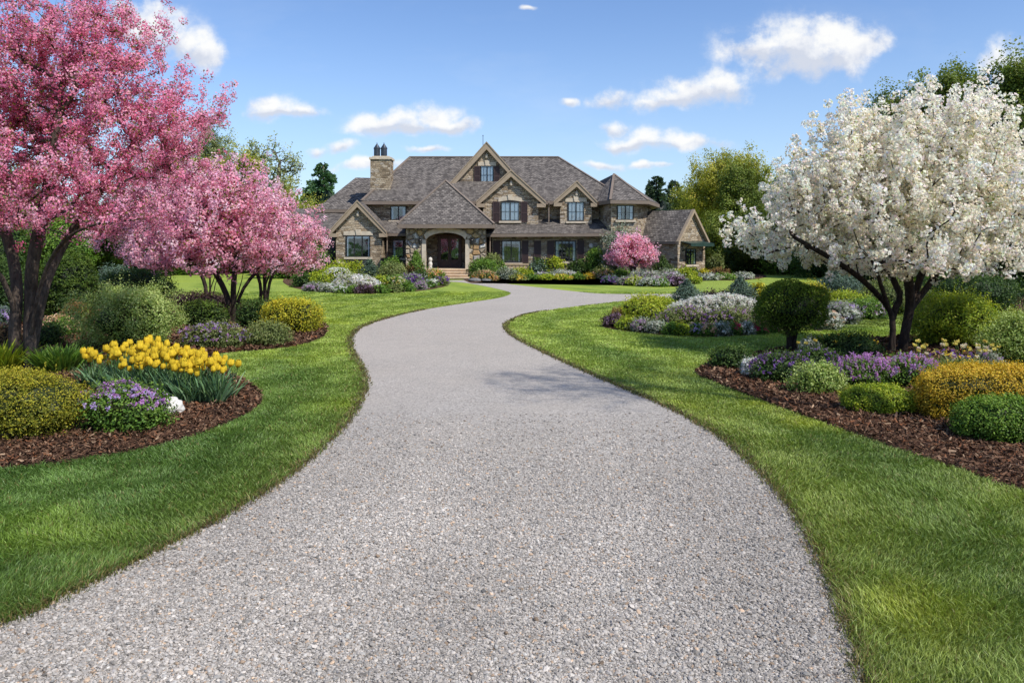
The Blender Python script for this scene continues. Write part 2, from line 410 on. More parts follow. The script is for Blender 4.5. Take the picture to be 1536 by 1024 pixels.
def make_world():
    w = bpy.data.worlds.new('World'); SC.world = w; w.use_nodes = True
    nt = w.node_tree; nt.nodes.clear(); n = N(nt)
    sky = n.n('ShaderNodeTexSky', sky_type='NISHITA', sun_disc=False, sun_elevation=SUN_EL, sun_rotation=SUN_AZ, altitude=100., air_density=1.0, dust_density=.6, ozone_density=1.6)
    d = n.n('ShaderNodeTexCoord').outputs['Generated']; s = n.sep(d)
    yy = n.math('MAXIMUM', n.math('ABSOLUTE', s[1]), .02)
    u = n.math('DIVIDE', s[0], yy); v = n.math('DIVIDE', s[2], yy); uv = n.comb(u, v, 0.0)
    wn = n.n('ShaderNodeTexNoise'); n.set(wn.inputs['Vector'], uv); wn.inputs['Scale'].default_value = 14.; wn.inputs['Detail'].default_value = 3.
    wv = n.vec('MULTIPLY', n.vec('SUBTRACT', wn.outputs['Color'], (.5, .5, .5)), (.06, .04, 0))
    q = n.vec('ADD', uv, wv)
    f = None; hgt = None
    for cx, cy, a, b in CLOUDS:
        e = n.vec('MULTIPLY', n.vec('SUBTRACT', q, ((cx - CX) / FPX, (HY - cy) / FPX, 0)), (FPX / a / 1.32, FPX / b / 1.38, 0))
        g = n.math('SUBTRACT', 1.0, n.vec('LENGTH', e))
        f = g if f is None else n.math('SMOOTH_MAX', f, g, .12)
        es = n.math('MULTIPLY', n.sep(e)[1], n.math('MAXIMUM', g, 0.0))
        hgt = es if hgt is None else n.math('ADD', hgt, es)
    fine = n.noise(uv, 22., 7, .62)
    den = n.math('ADD', f, n.math('MULTIPLY', n.math('SUBTRACT', fine, .5), 2.5))
    alpha = n.math('MULTIPLY', n.maprange(den, -.10, .85, 0.0, 1.0, 'SMOOTHSTEP'), n.maprange(f, -.32, .36, 0.0, 1.0, 'SMOOTHSTEP'))
    alpha = n.math('MULTIPLY', alpha, .97)
    alpha = n.math('MULTIPLY', alpha, n.math('GREATER_THAN', s[1], .05))
    lump = n.noise(n.vec('ADD', uv, (-.006, -.012, 0)), 26., 5, .6)
    lit = n.math('ADD', n.math('ADD', n.math('MULTIPLY', hgt, 1.7), .5), n.math('MULTIPLY', n.math('SUBTRACT', fine, lump), 2.2))
    cc = n.ramp(lit, [(.05, (4.5, 4.8, 5.5)), (.5, (5.8, 5.95, 6.3)), (.95, (6.75, 6.75, 6.65))])
    # thin high haze so the clear sky is not perfectly even
    hz = n.noise(n.vec('MULTIPLY', uv, (1.0, 2.6, 1)), 3.2, 5, .6)
    thin = n.math('MULTIPLY', n.maprange(hz, .5, .8), n.maprange(v, 0.0, .3, .30, .10))
    sc = n.mix(1.0, sky.outputs[0], (.83, .95, 1.16, 1), 'MULTIPLY')
    sc = n.mix(n.maprange(s[2], 0.0, .30, .32, 0.0, 'SMOOTHSTEP'), sc, (4.4, 5.6, 6.9, 1))
    base = n.mix(thin, sc, (5.6, 6.0, 6.5, 1))
    c = n.mix(alpha, base, cc)
    bg = n.n('ShaderNodeBackground'); n.set(bg.inputs[0], c); bg.inputs[1].default_value = .15
    o = n.n('ShaderNodeOutputWorld'); nt.links.new(bg.outputs[0], o.inputs[0])
    w.cycles.sampling_method = 'MANUAL'; w.cycles.sample_map_resolution = 512
    L = bpy.data.lights.new('sun', 'SUN'); L.energy = 5.0; L.angle = R(.53); L.color = (1, .955, .88)
    so = bpy.data.objects.new('sun', L); COL.objects.link(so); so.location = (30, -20, 40)
    ds = Vector((math.sin(SUN_AZ) * math.cos(SUN_EL), math.cos(SUN_AZ) * math.cos(SUN_EL), math.sin(SUN_EL)))
    so.rotation_euler = ds.to_track_quat('Z', 'Y').to_euler()
    SC.view_settings.view_transform = 'Standard'; SC.view_settings.look = 'None'; SC.view_settings.exposure = 0; SC.view_settings.gamma = 1
    SC.cycles.max_bounces = 8; SC.cycles.transparent_max_bounces = 12; SC.cycles.diffuse_bounces = 4; SC.cycles.use_denoising = True
    SC.cycles.caustics_reflective = False; SC.cycles.caustics_refractive = False

# ------------------------------------------------------------------ ground
LEFT_EDGE = gpoly((0, 938), (100, 893), (200, 845), (300, 795), (400, 737), (450, 701), (500, 656), (530, 618), (546, 585), (545, 560), (535, 540), (526, 520), (527, 504), (546, 489), (590, 475), (640, 464), (700, 454.5), (745, 447.5), (764, 442), (762, 437.5), (740, 432), (715, 427), (690, 423.5), (655, 421.5))
LEFT_EDGE = [(-5.6, -9), (-5.3, 0), (-4.4, 2.4), (-3.5, 3.5)] + LEFT_EDGE
RIGHT_UP = gpoly((706, 420), (735, 422.5), (770, 427), (810, 431.5), (860, 437), (900, 440.4), (950, 441.2), (1040, 440.5), (1110, 438.5))
BRANCH_END_T = [(17, 32.4), (30, 32), (45, 34)]
BRANCH_END_B = [(45, 30.5), (30, 29), (17, 29.2)]
RIGHT_DN = gpoly((1060, 446.5), (990, 449), (920, 453.5), (850, 462), (795, 470.5), (768, 480), (758, 490), (770, 504), (800, 521), (860, 549), (930, 580), (1000, 610), (1060, 642), (1110, 680), (1160, 730), (1205, 790), (1240, 862), (1268, 930), (1290, 1000))
RIGHT_DN = RIGHT_DN + [(1.52, 3.2), (1.42, 2.2), (1.2, .8), (.9, -9)]
S_LEFT = smooth(LEFT_EDGE, 6); S_UP = smooth(RIGHT_UP + BRANCH_END_T, 5); S_DN = smooth(BRANCH_END_B + RIGHT_DN, 6)
DRIVE = np.concatenate([S_LEFT, S_UP, S_DN])
BED_LEFT = np.concatenate([smooth(gpoly((318, 548), (345, 561), (372, 576), (393, 594), (385, 612), (340, 637), (270, 661), (150, 686), (0, 705)) + [(-6.6, 6.6), (-9, 6.0)], 5),
    np.array([(-20, 5.8), (-30, 22), (-30, 31)]),
    smooth(gpoly((-60, 446), (100, 447), (200, 448), (300, 450), (390, 459), (440, 468), (480, 482), (491, 497), (476, 510), (430, 522), (350, 529), (318, 534)), 5)])
BED_RIGHT = np.concatenate([smooth(gpoly((1043, 557), (1050, 565), (1075, 575), (1130, 597), (1250, 641), (1350, 676), (1450, 709), (1536, 737)) + [(5.2, 6.0), (8, 5.4)], 5),
    np.array([(16, 5.2), (24, 12), (24, 19)]), smooth([(14, 18)] + gpoly((1530, 500), (1450, 503), (1330, 508), (1250, 514), (1190, 521), (1130, 532), (1075, 543), (1043, 557)), 5)])
ISLAND = smooth(gpoly((903, 488), (912, 478), (940, 465), (990, 453), (1060, 449), (1140, 449), (1185, 452), (1205, 466), (1200, 484), (1160, 499), (1090, 505.5), (1010, 504), (945, 498), (912, 493)), 5, True)
BED_BACK = smooth(gpoly((1222, 496), (1258, 490), (1312, 476), (1365, 470), (1536, 469), (1720, 470), (1750, 455), (1700, 444), (1400, 441), (1255, 442), (1222, 452), (1208, 474)), 5, True)
HOUSE_BED_L = smooth(gpoly((436, 430), (470, 437), (520, 440.5), (580, 440.5), (640, 435), (672, 428), (668, 422.5), (640, 418), (610, 413), (450, 413), (425, 420)), 5, True)
HOUSE_BED_R = smooth(gpoly((704, 424), (732, 421), (762, 418.6), (820, 416.6), (880, 416.4), (905, 421), (930, 427.5), (980, 430), (1020, 429), (1045, 425), (1060, 421), (1120, 420), (1150, 414), (1100, 408.5), (900, 408.5), (704, 409)), 5, True)
BEDS = [BED_LEFT, BED_RIGHT, ISLAND, BED_BACK, HOUSE_BED_L, HOUSE_BED_R]

def turf_shade(x, y):
    """0..1 mowing bands that follow the drive edge, and a broad tone"""
    d = np.where(x < np.interp(y, [0, 8, 12, 20, 31], [-1, -.5, -.2, -1, -1]), dist_line(S_LEFT[::2], x, y), dist_line(S_DN[::2], x, y))
    far = dist_line(S_UP, x, y); d = np.where(y > 34, np.minimum(d, far), d)
    wob = fbm(x * .5, y * .5, 3)
    stripe = .5 + .5 * np.sin((d + .55 * wob) * 2 * np.pi / 1.75)
    return stripe, wob, d

def turf_color(x, y):
    st, wob, d = turf_shade(x, y)
    dark = np.array([.095, .160, .028]); lite = np.array([.240, .305, .056]); yel = np.array([.29, .345, .036])
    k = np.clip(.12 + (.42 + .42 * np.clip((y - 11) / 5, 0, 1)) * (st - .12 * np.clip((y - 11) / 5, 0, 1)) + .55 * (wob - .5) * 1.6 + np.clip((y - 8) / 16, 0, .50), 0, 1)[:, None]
    c = dark + (lite - dark) * k
    p = np.clip((fbm(x * .9 + 40, y * .9, 3) - .56) * 4, 0, 1)[:, None] * .6
    c = c + (yel - c) * p
    # shade on the near left lawn, put into the turf colour as deeper green
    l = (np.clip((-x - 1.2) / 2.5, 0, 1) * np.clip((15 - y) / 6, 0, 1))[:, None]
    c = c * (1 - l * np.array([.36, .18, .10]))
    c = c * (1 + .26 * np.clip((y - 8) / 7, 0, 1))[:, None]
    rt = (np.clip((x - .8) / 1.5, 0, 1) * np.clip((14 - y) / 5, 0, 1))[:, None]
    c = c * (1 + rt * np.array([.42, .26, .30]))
    return c, d

def axis(parts):
    return np.unique(np.round(np.concatenate([np.arange(a, b, s) for a, b, s in parts]), 4))

def make_ground():
    gx = np.concatenate([[-900, -400, -200, -100, -60], axis([(-40, -16, 2), (-16, 20, .28), (20, 44, 2)]), [60, 100, 200, 400, 900]])
    gy = np.concatenate([[-300, -100, -40, -20], axis([(-10, 3, 1), (3, 48, .28), (48, 70, 2)]), [80, 110, 160, 300, 600, 1500]])
    X, Y = np.meshgrid(gx, gy); x, y = X.ravel(), Y.ravel()
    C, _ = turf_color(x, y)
    nx, ny = len(gx), len(gy); i = np.arange(nx * ny).reshape(ny, nx)
    F = np.stack([i[:-1, :-1], i[:-1, 1:], i[1:, 1:], i[1:, :-1]], -1).reshape(-1, 4)
    me = np_mesh('lawn', np.stack([x, y, np.zeros_like(x)], 1), [F], C, smooth=True)
    tag(link('lawn', me, M['lawn']), kind='structure')
    sheet('driveway', DRIVE, .006, M['gravel'])
    for b in BEDS: sheet('mulch_bed', b, .010, M['mulch'])

def make_grass():
    g = np.random.default_rng(11); xs = []; ys = []
    edges = np.concatenate([np.arange(2.6, 12, .5), np.arange(12, 34, 1.0)])
    for a, b in zip(edges[:-1], edges[1:]):
        m = .5 * (a + b); half = .66 * b + 2.6
        rho = min(13000, 15000 * (4 / m) ** 1.45)
        k = int(2 * half * (b - a) * rho)
        xs.append(g.uniform(-half, half, k)); ys.append(g.uniform(a, b, k))
    x = np.concatenate(xs); y = np.concatenate(ys)
    jx = x + g.normal(0, .02, len(x)); jy = y + g.normal(0, .02, len(x))
    keep = ~inside(DRIVE, jx, jy)
    for bd in BEDS: keep &= ~inside(bd, jx, jy)
    x, y = x[keep], y[keep]
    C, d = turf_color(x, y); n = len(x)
    st = .5 + .5 * np.sin(d * 2 * np.pi / 1.75)
    clump = fbm(x * 5, y * 5, 3)
    h = g.uniform(.028, .054, n) * (.65 + .75 * clump) * (1 + .35 * np.exp(-d * 7)) * np.interp(y, [4, 11, 24], [1, .68, .55])
    tall = g.random(n) < .04; h[tall] *= 1.35
    w = .0019 * np.maximum(1, y / 4.2) * g.uniform(.7, 1.4, n)
    ang = 2 * np.pi * (fbm(x * 1.6 + 9, y * 1.6, 2) * 1.5) + g.normal(0, 1.15, n)
    lean = h * g.uniform(.25, 1.15, n)
    dx, dy = np.cos(ang), np.sin(ang)
    # blades face the camera side more or less at random
    wa = g.uniform(0, np.pi, n); wx, wy = np.cos(wa) * w, np.sin(wa) * w
    z0 = np.zeros(n)
    V = np.stack([np.stack([x - wx, y - wy, z0], 1), np.stack([x + wx, y + wy, z0], 1),
                  np.stack([x + wx * .8 + dx * lean * .3, y + wy * .8 + dy * lean * .3, h * .62], 1), np.stack([x - wx * .8 + dx * lean * .3, y - wy * .8 + dy * lean * .3, h * .62], 1),
                  np.stack([x + dx * lean, y + dy * lean, h], 1)], 1).reshape(-1, 3)
    b = np.arange(n)[:, None] * 5
    Q = b + np.array([0, 1, 2, 3]); T = b + np.array([3, 2, 4])
    r = g.random(n)
    bright = g.uniform(.7, 1.35, n) * (.8 + .4 * clump)
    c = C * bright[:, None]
    straw = (g.random(n) < (.035 + .30 * np.exp(-d * 9)))
    c[straw] = np.array([.26, .20, .07]) * g.uniform(.5, 1.15, straw.sum())[:, None]
    pale = (r < .16 + .10 * (x > 0)); c[pale] = c[pale] * 1.15 + np.array([.085, .095, .06])  # random paler blades; the extra share on the right paints in blade highlights
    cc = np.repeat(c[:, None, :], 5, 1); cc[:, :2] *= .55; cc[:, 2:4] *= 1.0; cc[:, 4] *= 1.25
    # ragged fringe: dry and soil-stained blades flopping over both edges of the drive
    fr = []
    for line in (S_LEFT, S_DN):
        a = line[:-1]; b2 = line[1:]; sel = (a[:, 1] > 2.4) & (a[:, 1] < 24); a, b2 = a[sel], b2[sel]; ln = np.linalg.norm(b2 - a, axis=1)
        k = g.choice(len(a), 7500, p=ln / (a[:, 1] ** .8) / np.sum(ln / (a[:, 1] ** .8))); t = g.random(7500)[:, None]; fr.append(a[k] + (b2[k] - a[k]) * t + g.normal(0, .035, (7500, 2)))
    fx = np.concatenate(fr); m = len(fx); aa = g.uniform(0, 2 * np.pi, m); hh = g.uniform(.012, .06, m); ll = g.uniform(.02, .07, m); ww = .0022 * np.maximum(1, fx[:, 1] / 4.2); wb = g.uniform(0, np.pi, m)
    ox, oy = np.cos(wb) * ww, np.sin(wb) * ww; zz = np.full(m, .006); X_, Y_ = fx[:, 0], fx[:, 1]; cx_, sx_ = np.cos(aa) * ll, np.sin(aa) * ll
    V2 = np.stack([np.stack([X_ - ox, Y_ - oy, zz], 1), np.stack([X_ + ox, Y_ + oy, zz], 1), np.stack([X_ + ox + cx_ * .4, Y_ + oy + sx_ * .4, hh * .8], 1), np.stack([X_ - ox + cx_ * .4, Y_ - oy + sx_ * .4, hh * .8], 1), np.stack([X_ + cx_, Y_ + sx_, hh * .7], 1)], 1).reshape(-1, 3)
    pal = np.array([(.20, .15, .055), (.11, .075, .035), (.09, .13, .025), (.28, .22, .10), (.15, .17, .03)])[g.choice(5, m, p=[.25, .22, .23, .12, .18])] * g.uniform(.7, 1.2, m)[:, None]
    b3 = len(V) + np.arange(m)[:, None] * 5; V = np.concatenate([V, V2]); Q = np.concatenate([Q, b3 + np.array([0, 1, 2, 3])]); T = np.concatenate([T, b3 + np.array([3, 2, 4])])
    cc = np.concatenate([cc.reshape(-1, 3), np.repeat(pal, 5, 0)])
    me = np_mesh('grass', V, [Q, T], cc.reshape(-1, 3))
    tag(link('grass', me, M['grass']), 'short mown green grass blades covering the lawn on both sides of the drive', 'grass', kind='stuff')

def ico():
    t = (1 + 5**.5) / 2
    v = np.array([(-1, t, 0), (1, t, 0), (-1, -t, 0), (1, -t, 0), (0, -1, t), (0, 1, t), (0, -1, -t), (0, 1, -t), (t, 0, -1), (t, 0, 1), (-t, 0, -1), (-t, 0, 1)], float)
    v /= np.linalg.norm(v[0])
    f = np.array([(0, 11, 5), (0, 5, 1), (0, 1, 7), (0, 7, 10), (0, 10, 11), (1, 5, 9), (5, 11, 4), (11, 10, 2), (10, 7, 6), (7, 1, 8), (3, 9, 4), (3, 4, 2), (3, 2, 6), (3, 6, 8), (3, 8, 9), (4, 9, 5), (2, 4, 11), (6, 2, 10), (8, 6, 7), (9, 8, 1)])
    return v, f

def make_gravel():
    g = np.random.default_rng(5); iv, iff = ico(); xs = []; ys = []
    for a in np.arange(2.6, 9.6, .4):
        m = a + .2; half = .66 * (a + .4) + .6; rho = 9000 * float(np.clip((9.5 - m) / 5.5, 0, 1))
        k = int(2 * half * .4 * rho); xs.append(g.uniform(-half, half, k)); ys.append(g.uniform(a, a + .4, k))
    x = np.concatenate(xs); y = np.concatenate(ys); k = inside(DRIVE, x + g.normal(0, .015, len(x)), y); x, y = x[k], y[k]
    n = len(x); s = g.lognormal(0, .36, n) * .0058; s = np.clip(s, .003, .015)
    sh = s[:, None] * np.stack([g.uniform(.8, 1.5, n), g.uniform(.65, 1.1, n), g.uniform(.45, .8, n)], 1)
    base = np.stack([iv * (1 + g.normal(0, .17, iv.shape)) for _ in range(24)])[g.integers(0, 24, n)]
    p = base * sh[:, None, :]
    a = g.uniform(0, 2 * np.pi, n); ca, sa = np.cos(a)[:, None], np.sin(a)[:, None]
    t = g.normal(0, .35, n)[:, None]
    X = p[..., 0] * ca - p[..., 1] * sa; Yv = p[..., 0] * sa + p[..., 1] * ca; Z = p[..., 2] + p[..., 0] * t * .6
    V = np.stack([X + x[:, None], Yv + y[:, None], Z + .006 + sh[:, 2:3] * g.uniform(.1, .75, n)[:, None]], -1).reshape(-1, 3)
    F = (np.arange(n)[:, None, None] * 12 + iff[None]).reshape(-1, 3)
    v = np.clip(g.normal(.37, .10, n), .12, .56); dl, dr_ = dist_line(S_LEFT[::2], x, y), dist_line(S_DN[::2], x, y); tt = dl / (dl + dr_)
    track = np.exp(-((tt - .30) / .11) ** 2) + np.exp(-((tt - .70) / .11) ** 2)
    v = v * (.86 + .16 * track + .34 * (fbm(x * .9 + 5, y * .7, 4) - .5)) * (1 - .10 * np.exp(-np.minimum(dl, dr_) * 5))
    c = v[:, None] * np.array([1, .90, .785]) * 1.05
    warm = g.random(n) < .07; c[warm] *= np.array([1.15, .92, .72]); blue = g.random(n) < .15; c[blue] *= np.array([.93, .97, 1.0])
    me = np_mesh('gravel', V, [F], np.repeat(c, 12, 0))
    tag(link('gravel', me, M['pebble']), 'loose grey crushed stone covering the near part of the drive', 'gravel', kind='stuff')

def make_chips():
    g = np.random.default_rng(21); xs = []; ys = []
    for poly, rho in ((BED_LEFT, 2400), (BED_RIGHT, 2600), (ISLAND, 120), (HOUSE_BED_L, 60), (HOUSE_BED_R, 60)):
        lo, hi = poly.min(0), poly.max(0); lo = np.maximum(lo, (-16, 5.2)); hi = np.minimum(hi, (16, 50))
        k = int(np.prod(hi - lo) * rho); x = g.uniform(lo[0], hi[0], k); y = g.uniform(lo[1], hi[1], k)
        keep = inside(poly, x, y) & (np.abs(x) < .68 * y + 4) & (g.random(k) < np.clip((9 / y) ** 1.6, .05, 1))
        xs.append(x[keep]); ys.append(y[keep])
    x = np.concatenate(xs); y = np.concatenate(ys); n = len(x)
    L = g.uniform(.008, .032, n) * np.clip(y / 8, 1, 2.2); w = L * g.uniform(.18, .4, n)
    a = g.uniform(0, 2 * np.pi, n); el = g.normal(.1, .35, n)
    ax = np.stack([np.cos(a) * np.cos(el), np.sin(a) * np.cos(el), np.sin(el)], 1)
    sd = np.stack([-np.sin(a), np.cos(a), g.normal(0, .5, n)], 1)
    p = np.stack([x, y, .012 + np.abs(g.normal(0, .016, n)) + np.abs(ax[:, 2]) * L * .4 + .03 * fbm(x * 2, y * 2, 2)], 1)
    V = np.stack([p - ax * L[:, None] - sd * w[:, None], p + ax * L[:, None] - sd * w[:, None] * .5, p + ax * L[:, None] * 1.1 + sd * w[:, None] * .6, p - ax * L[:, None] * .9 + sd * w[:, None]], 1).reshape(-1, 3)
    F = np.arange(n)[:, None] * 4 + np.arange(4)
    pal = np.array([(.07, .036, .022), (.12, .065, .038), (.19, .11, .066), (.30, .20, .125), (.18, .075, .036), (.035, .02, .014)])
    c = pal[g.choice(6, n, p=[.28, .26, .16, .06, .1, .14])] * g.uniform(.7, 1.3, n)[:, None]
    me = np_mesh('mulch_chips', V, [F], np.repeat(c, 4, 0))
    tag(link('mulch_chips', me, M['chip']), 'loose brown bark mulch chips scattered over the planting beds', 'mulch', kind='stuff')
# ------------------------------------------------------------------ the house
HO = (-1.0, 50.0, 0.0)                              # its base point

def make_house():
    h = empty('stone_house', HO)
    tag(h, 'large tan stone country house with steep grey shingle roofs at the end of the drive', 'house')
    def put(mb, name, mats, parent=None): return mb.build(name, mats, parent or h, off=HO)

    def roof_poly(name, faces, label=None, eave=None, th=.22, mat='shingle'):
        """faces = list of 3d polygons making the covering; eave = closed 3d ring that gets a boxed fascia and soffit"""
        m = MB()
        for f in faces: m.add(f, [tuple(range(len(f)))])
        o = put(m, 'roof', [M[mat]])
        for p in o.data.polygons: pass
        if eave:
            e = MB(); n = len(eave)
            low = [(x, y, z - th) for x, y, z in eave]; top = [(x, y, z - .015) for x, y, z in eave]
            e.add(top + low, [(i, (i + 1) % n, (i + 1) % n + n, i + n) for i in range(n)] + [tuple(range(2 * n - 1, n - 1, -1))])
            put(e, 'eave', [M['fascia']], o)
        return o

    def gable(x0, x1, y, zb, ze, apex, ybk, rake=.0, over=.26, bw=.25, stone='stone', ov_side=.3, ret=True):
        """front-facing gable: wall, two roof slopes running back to ybk, bargeboards. apex=(x,z) of the roof; x0,x1 wall ends; ze eave z"""
        ax, az = apex
        xl, xr = ov_side
        w = MB()
        # wall top follows the slopes just under the boards
        sl = (az - ze) / (ax - xl); sr = (az - ze) / (xr - ax); dz = .16
        w.prism([(x0, y, zb), (x1, y, zb), (x1, y, ze + (xr - x1) * sr - dz), (ax, y, az - dz), (x0, y, ze + (x0 - xl) * sl - dz)], (0, ybk - y, 0))
        put(w, 'gable_wall', [M[stone]])
        r = MB(); t = .11; yf = y - over
        r.prism([(xl, yf, ze), (ax, yf, az), (ax, yf, az - t), (xl, yf, ze - t)], (0, ybk - yf, 0))
        r.prism([(ax, yf, az), (xr, yf, ze), (xr, yf, ze - t), (ax, yf, az - t)], (0, ybk - yf, 0))
        put(r, 'roof', [M['shingle']])
        b = MB(); yb = yf - .03
        dl = Vector((ax - xl, 0, az - ze)).normalized(); dr = Vector((xr - ax, 0, ze - az)).normalized()
        vb = bw / abs(dl.x); vr = bw / abs(dr.x)
        b.prism([(xl - .04, yb, ze - .02 - .04 * sl), (ax, yb, az + .01), (ax, yb, az - vb), (xl - .04, yb, ze - vb + .03)], (0, over + .02, 0))
        b.prism([(ax, yb, az + .01), (xr + .04, yb, ze - .02 - .04 * sr), (xr + .04, yb, ze - vr + .03), (ax, yb, az - vr)], (0, over + .02, 0))
        # thin crown strip proud of the board
        b.prism([(xl - .06, yb - .04, ze + .03 - .04 * sl), (ax, yb - .04, az + .06), (ax, yb - .04, az - .03), (xl - .06, yb - .04, ze - .06 - .04 * sl)], (0, .05, 0))
        b.prism([(ax, yb - .04, az + .06), (xr + .06, yb - .04, ze + .03 - .04 * sr), (xr + .06, yb - .04, ze - .06 - .04 * sr), (ax, yb - .04, az - .03)], (0, .05, 0))
        if ret:
            b.box(xl - .05, x0 + .10, yb + .01, y + .1, ze - vb + .0, ze - vb + .22); b.box(x1 - .10, xr + .05, yb + .01, y + .1, ze - vr + .0, ze - vr + .22)
        put(b, 'bargeboard', [M['barge']])
        k = MB(); k.lathe((ax, y - .06, az - vb - .42), [(.02, -.16), (.10, -.10), (.10, .06), (.05, .14), (.02, .2)], 8)
        put(k, 'gable_ornament', [M['trimstone']])

    def window(px0, px1, py0, py1, Y, cols=2, rows=2, arch=0., lintel=True, sill=True, curtain=.55, blind=False, rot=None):
        """window on a wall plane at depth Y facing the camera; rot=(origin, right vector) for a turned wall"""
        (xa, _, zt), (xb, _, zb) = P(px0, py0, Y), P(px1, py1, Y)
        W = xb - xa; Hh = zt - zb; g = random.Random(int(px0 * 7 + py0))
        if rot is None: o = Vector((xa, Y, zb)); r = Vector((1, 0, 0))
        else: o, r = Vector(rot[0]), Vector(rot[1]).normalized(); o.z = zb
        nrm = Vector((r.y, -r.x, 0)); u = Vector((0, 0, 1))
        def L(a, b, c): return o + r * a + nrm * b + u * c      # along, out, up
        def lbox(m, a0, a1, b0, b1, c0, c1): m.prism([L(a0, b0, c0), L(a1, b0, c0), L(a1, b0, c1), L(a0, b0, c1)], nrm * (b1 - b0))
        f = MB(); t = .05; d0, d1 = -.05, .07
        lbox(f, 0, t, d0, d1, 0, Hh); lbox(f, W - t, W, d0, d1, 0, Hh); lbox(f, t, W - t, d0, d1, 0, t); lbox(f, t, W - t, d0, d1, Hh - t, Hh)
        if arch:
            k = 10; pts = [L(W * i / k, d1 - .005, Hh + arch * math.sin(math.pi * i / k) - .004) for i in range(k + 1)]
            f.prism(pts + [L(W, d1 - .005, Hh - t), L(0, d1 - .005, Hh - t)], nrm * -.1)
        for i in range(1, cols):
            tt = .032 if (cols % 2 == 0 and i == cols // 2) or cols == 3 else .015
            lbox(f, W * i / cols - tt, W * i / cols + tt, .0, .062, t, Hh - t)
        fr = put(f, 'window', [M['frame']])
        mu = MB()
        for i in range(1, rows): lbox(mu, t, W - t, .012, .05, Hh * i / rows - .009, Hh * i / rows + .009)
        if rows > 1:
            for i in range(cols):
                c = W * (i + .5) / cols; lbox(mu, c - .008, c + .008, .012, .048, t, Hh - t)
            put(mu, 'muntin', [M['frame']], fr)
        gl = MB(); gl.prism([L(t, .022, t), L(W - t, .022, t), L(W - t, .022, Hh - t), L(t, .022, Hh - t)], nrm * .006)
        put(gl, 'pane', [M['glass']], fr)
        bk = MB(); bk.prism([L(.02, .004, .02), L(W - .02, .004, .02), L(W - .02, .004, Hh - .02), L(.02, .004, Hh - .02)], nrm * .004)
        put(bk, 'dark_room', [M['dark']], fr)
        cu = MB()
        if blind:
            lbox(cu, t, W - t, .009, .013, Hh * .06, Hh - t)
        elif curtain:
            for i in range(cols):
                a0 = W * i / cols + t * .6; a1 = W * (i + 1) / cols - t * .6; s = (a1 - a0) * curtain * g.uniform(.35, .6)
                if cols != 3 or i != 1:
                    if i < cols / 2: lbox(cu, a0, a0 + s, .009, .013, t, Hh - t)
                    else: lbox(cu, a1 - s, a1, .009, .013, t, Hh - t)
            lbox(cu, t, W - t, .0135, .016, Hh * .86, Hh - t)
        if cu.v: put(cu, 'curtain', [M['curtain']], fr)
        if sill:
            s = MB(); lbox(s, -.12, W + .12, -.03, .15, -.12, -.002); put(s, 'sill', [M['trimstone']], fr)
        if lintel:
            s = MB(); b = .02; k = 10
            lo = [L(-.16 + (W + .32) * i / k, .05, Hh + .006 + (arch * math.sin(math.pi * i / k) if arch else 0)) for i in range(k + 1)]
            hi = [p + u * .24 for p in lo]
            for i in range(k): s.prism([lo[i], lo[i + 1], hi[i + 1], hi[i]], nrm * -.08)
            c = W / 2; kk = Hh + .004 + arch
            s.prism([L(c - .10, .10, kk), L(c + .10, .10, kk), L(c + .17, .10, kk + .36), L(c - .17, .10, kk + .36)], nrm * -.13)
            put(s, 'lintel', [M['trimstone']], fr)
        return fr

    def shutter(px0, px1, py0, py1, Y):
        (xa, _, zt), (xb, _, zb) = P(px0, py0, Y), P(px1, py1, Y)
        m = MB(); y1 = Y + .02
        m.box(xa, xb, Y - .045, y1, zb, zt)
        t = .05; ym = Y - .07; zm = zb + (zt - zb) * .42
        m.box(xa, xa + t, ym, Y - .04, zb, zt); m.box(xb - t, xb, ym, Y - .04, zb, zt)
        for z in (zb, zm, zt - .07): m.box(xa + t, xb - t, ym, Y - .04, z, z + .07)
        z = zb + .10
        while z < zt - .10:
            if not zm - .03 < z < zm + .09: m.box(xa + t, xb - t, Y - .060, Y - .04, z, z + .022)
            z += .06
        put(m, 'shutter', [M['shutter']])

    # ---- main block
    w = MB(); w.box(-9.0, 6.6, 50.0, 60.0, 0, 4.5); put(w, 'wall', [M['stone']])
    E = [(-9.3, 49.4, 4.62), (7.2, 49.4, 4.62), (7.2, 60.6, 4.62), (-9.3, 60.6, 4.62)]
    ra, rb = (-7.02, 55, 7.92), (3.2, 55, 7.92)
    roof_poly('roof', [[E[0], E[1], rb, ra], [E[1], E[2], rb], [E[2], E[3], ra, rb], [E[3], E[0], ra]], eave=E)
    rc = MB(); rc.bar((-7.05, 55, 7.94), (3.2, 55, 7.94), .22, .07)
    for a, b in ((ra, E[0]), (rb, E[1])): rc.bar((a[0], a[1], a[2] + .015), (b[0], b[1], b[2] + .03), .16, .05)
    put(rc, 'ridge_cap', [M['fascia']])

    # ---- left wing behind, with its hip roof and the low roof in front
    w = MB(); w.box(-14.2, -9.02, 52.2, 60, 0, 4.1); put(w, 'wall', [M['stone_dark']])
    E2 = [(-14.9, 51.4, 4.15), (-9.0, 51.4, 4.15), (-9.0, 60.5, 4.15), (-14.9, 60.5, 4.15)]
    E2 = [(-12.6, 51.4, 4.2), (-8.6, 51.4, 4.2), (-8.6, 59.5, 4.2), (-12.6, 59.5, 4.2)]
    a2 = (-10.75, 55, 6.52); b2 = (-8.0, 55, 6.45)
    roof_poly('roof', [[E2[0], E2[1], b2, a2], [E2[1], E2[2], b2], [E2[2], E2[3], a2, b2], [E2[3], E2[0], a2]], eave=E2)
    lr = [(-14.9, 52.4, 4.28), (-9.3, 52.4, 4.28), (-9.3, 48.2, 2.78), (-14.9, 48.2, 2.78)]
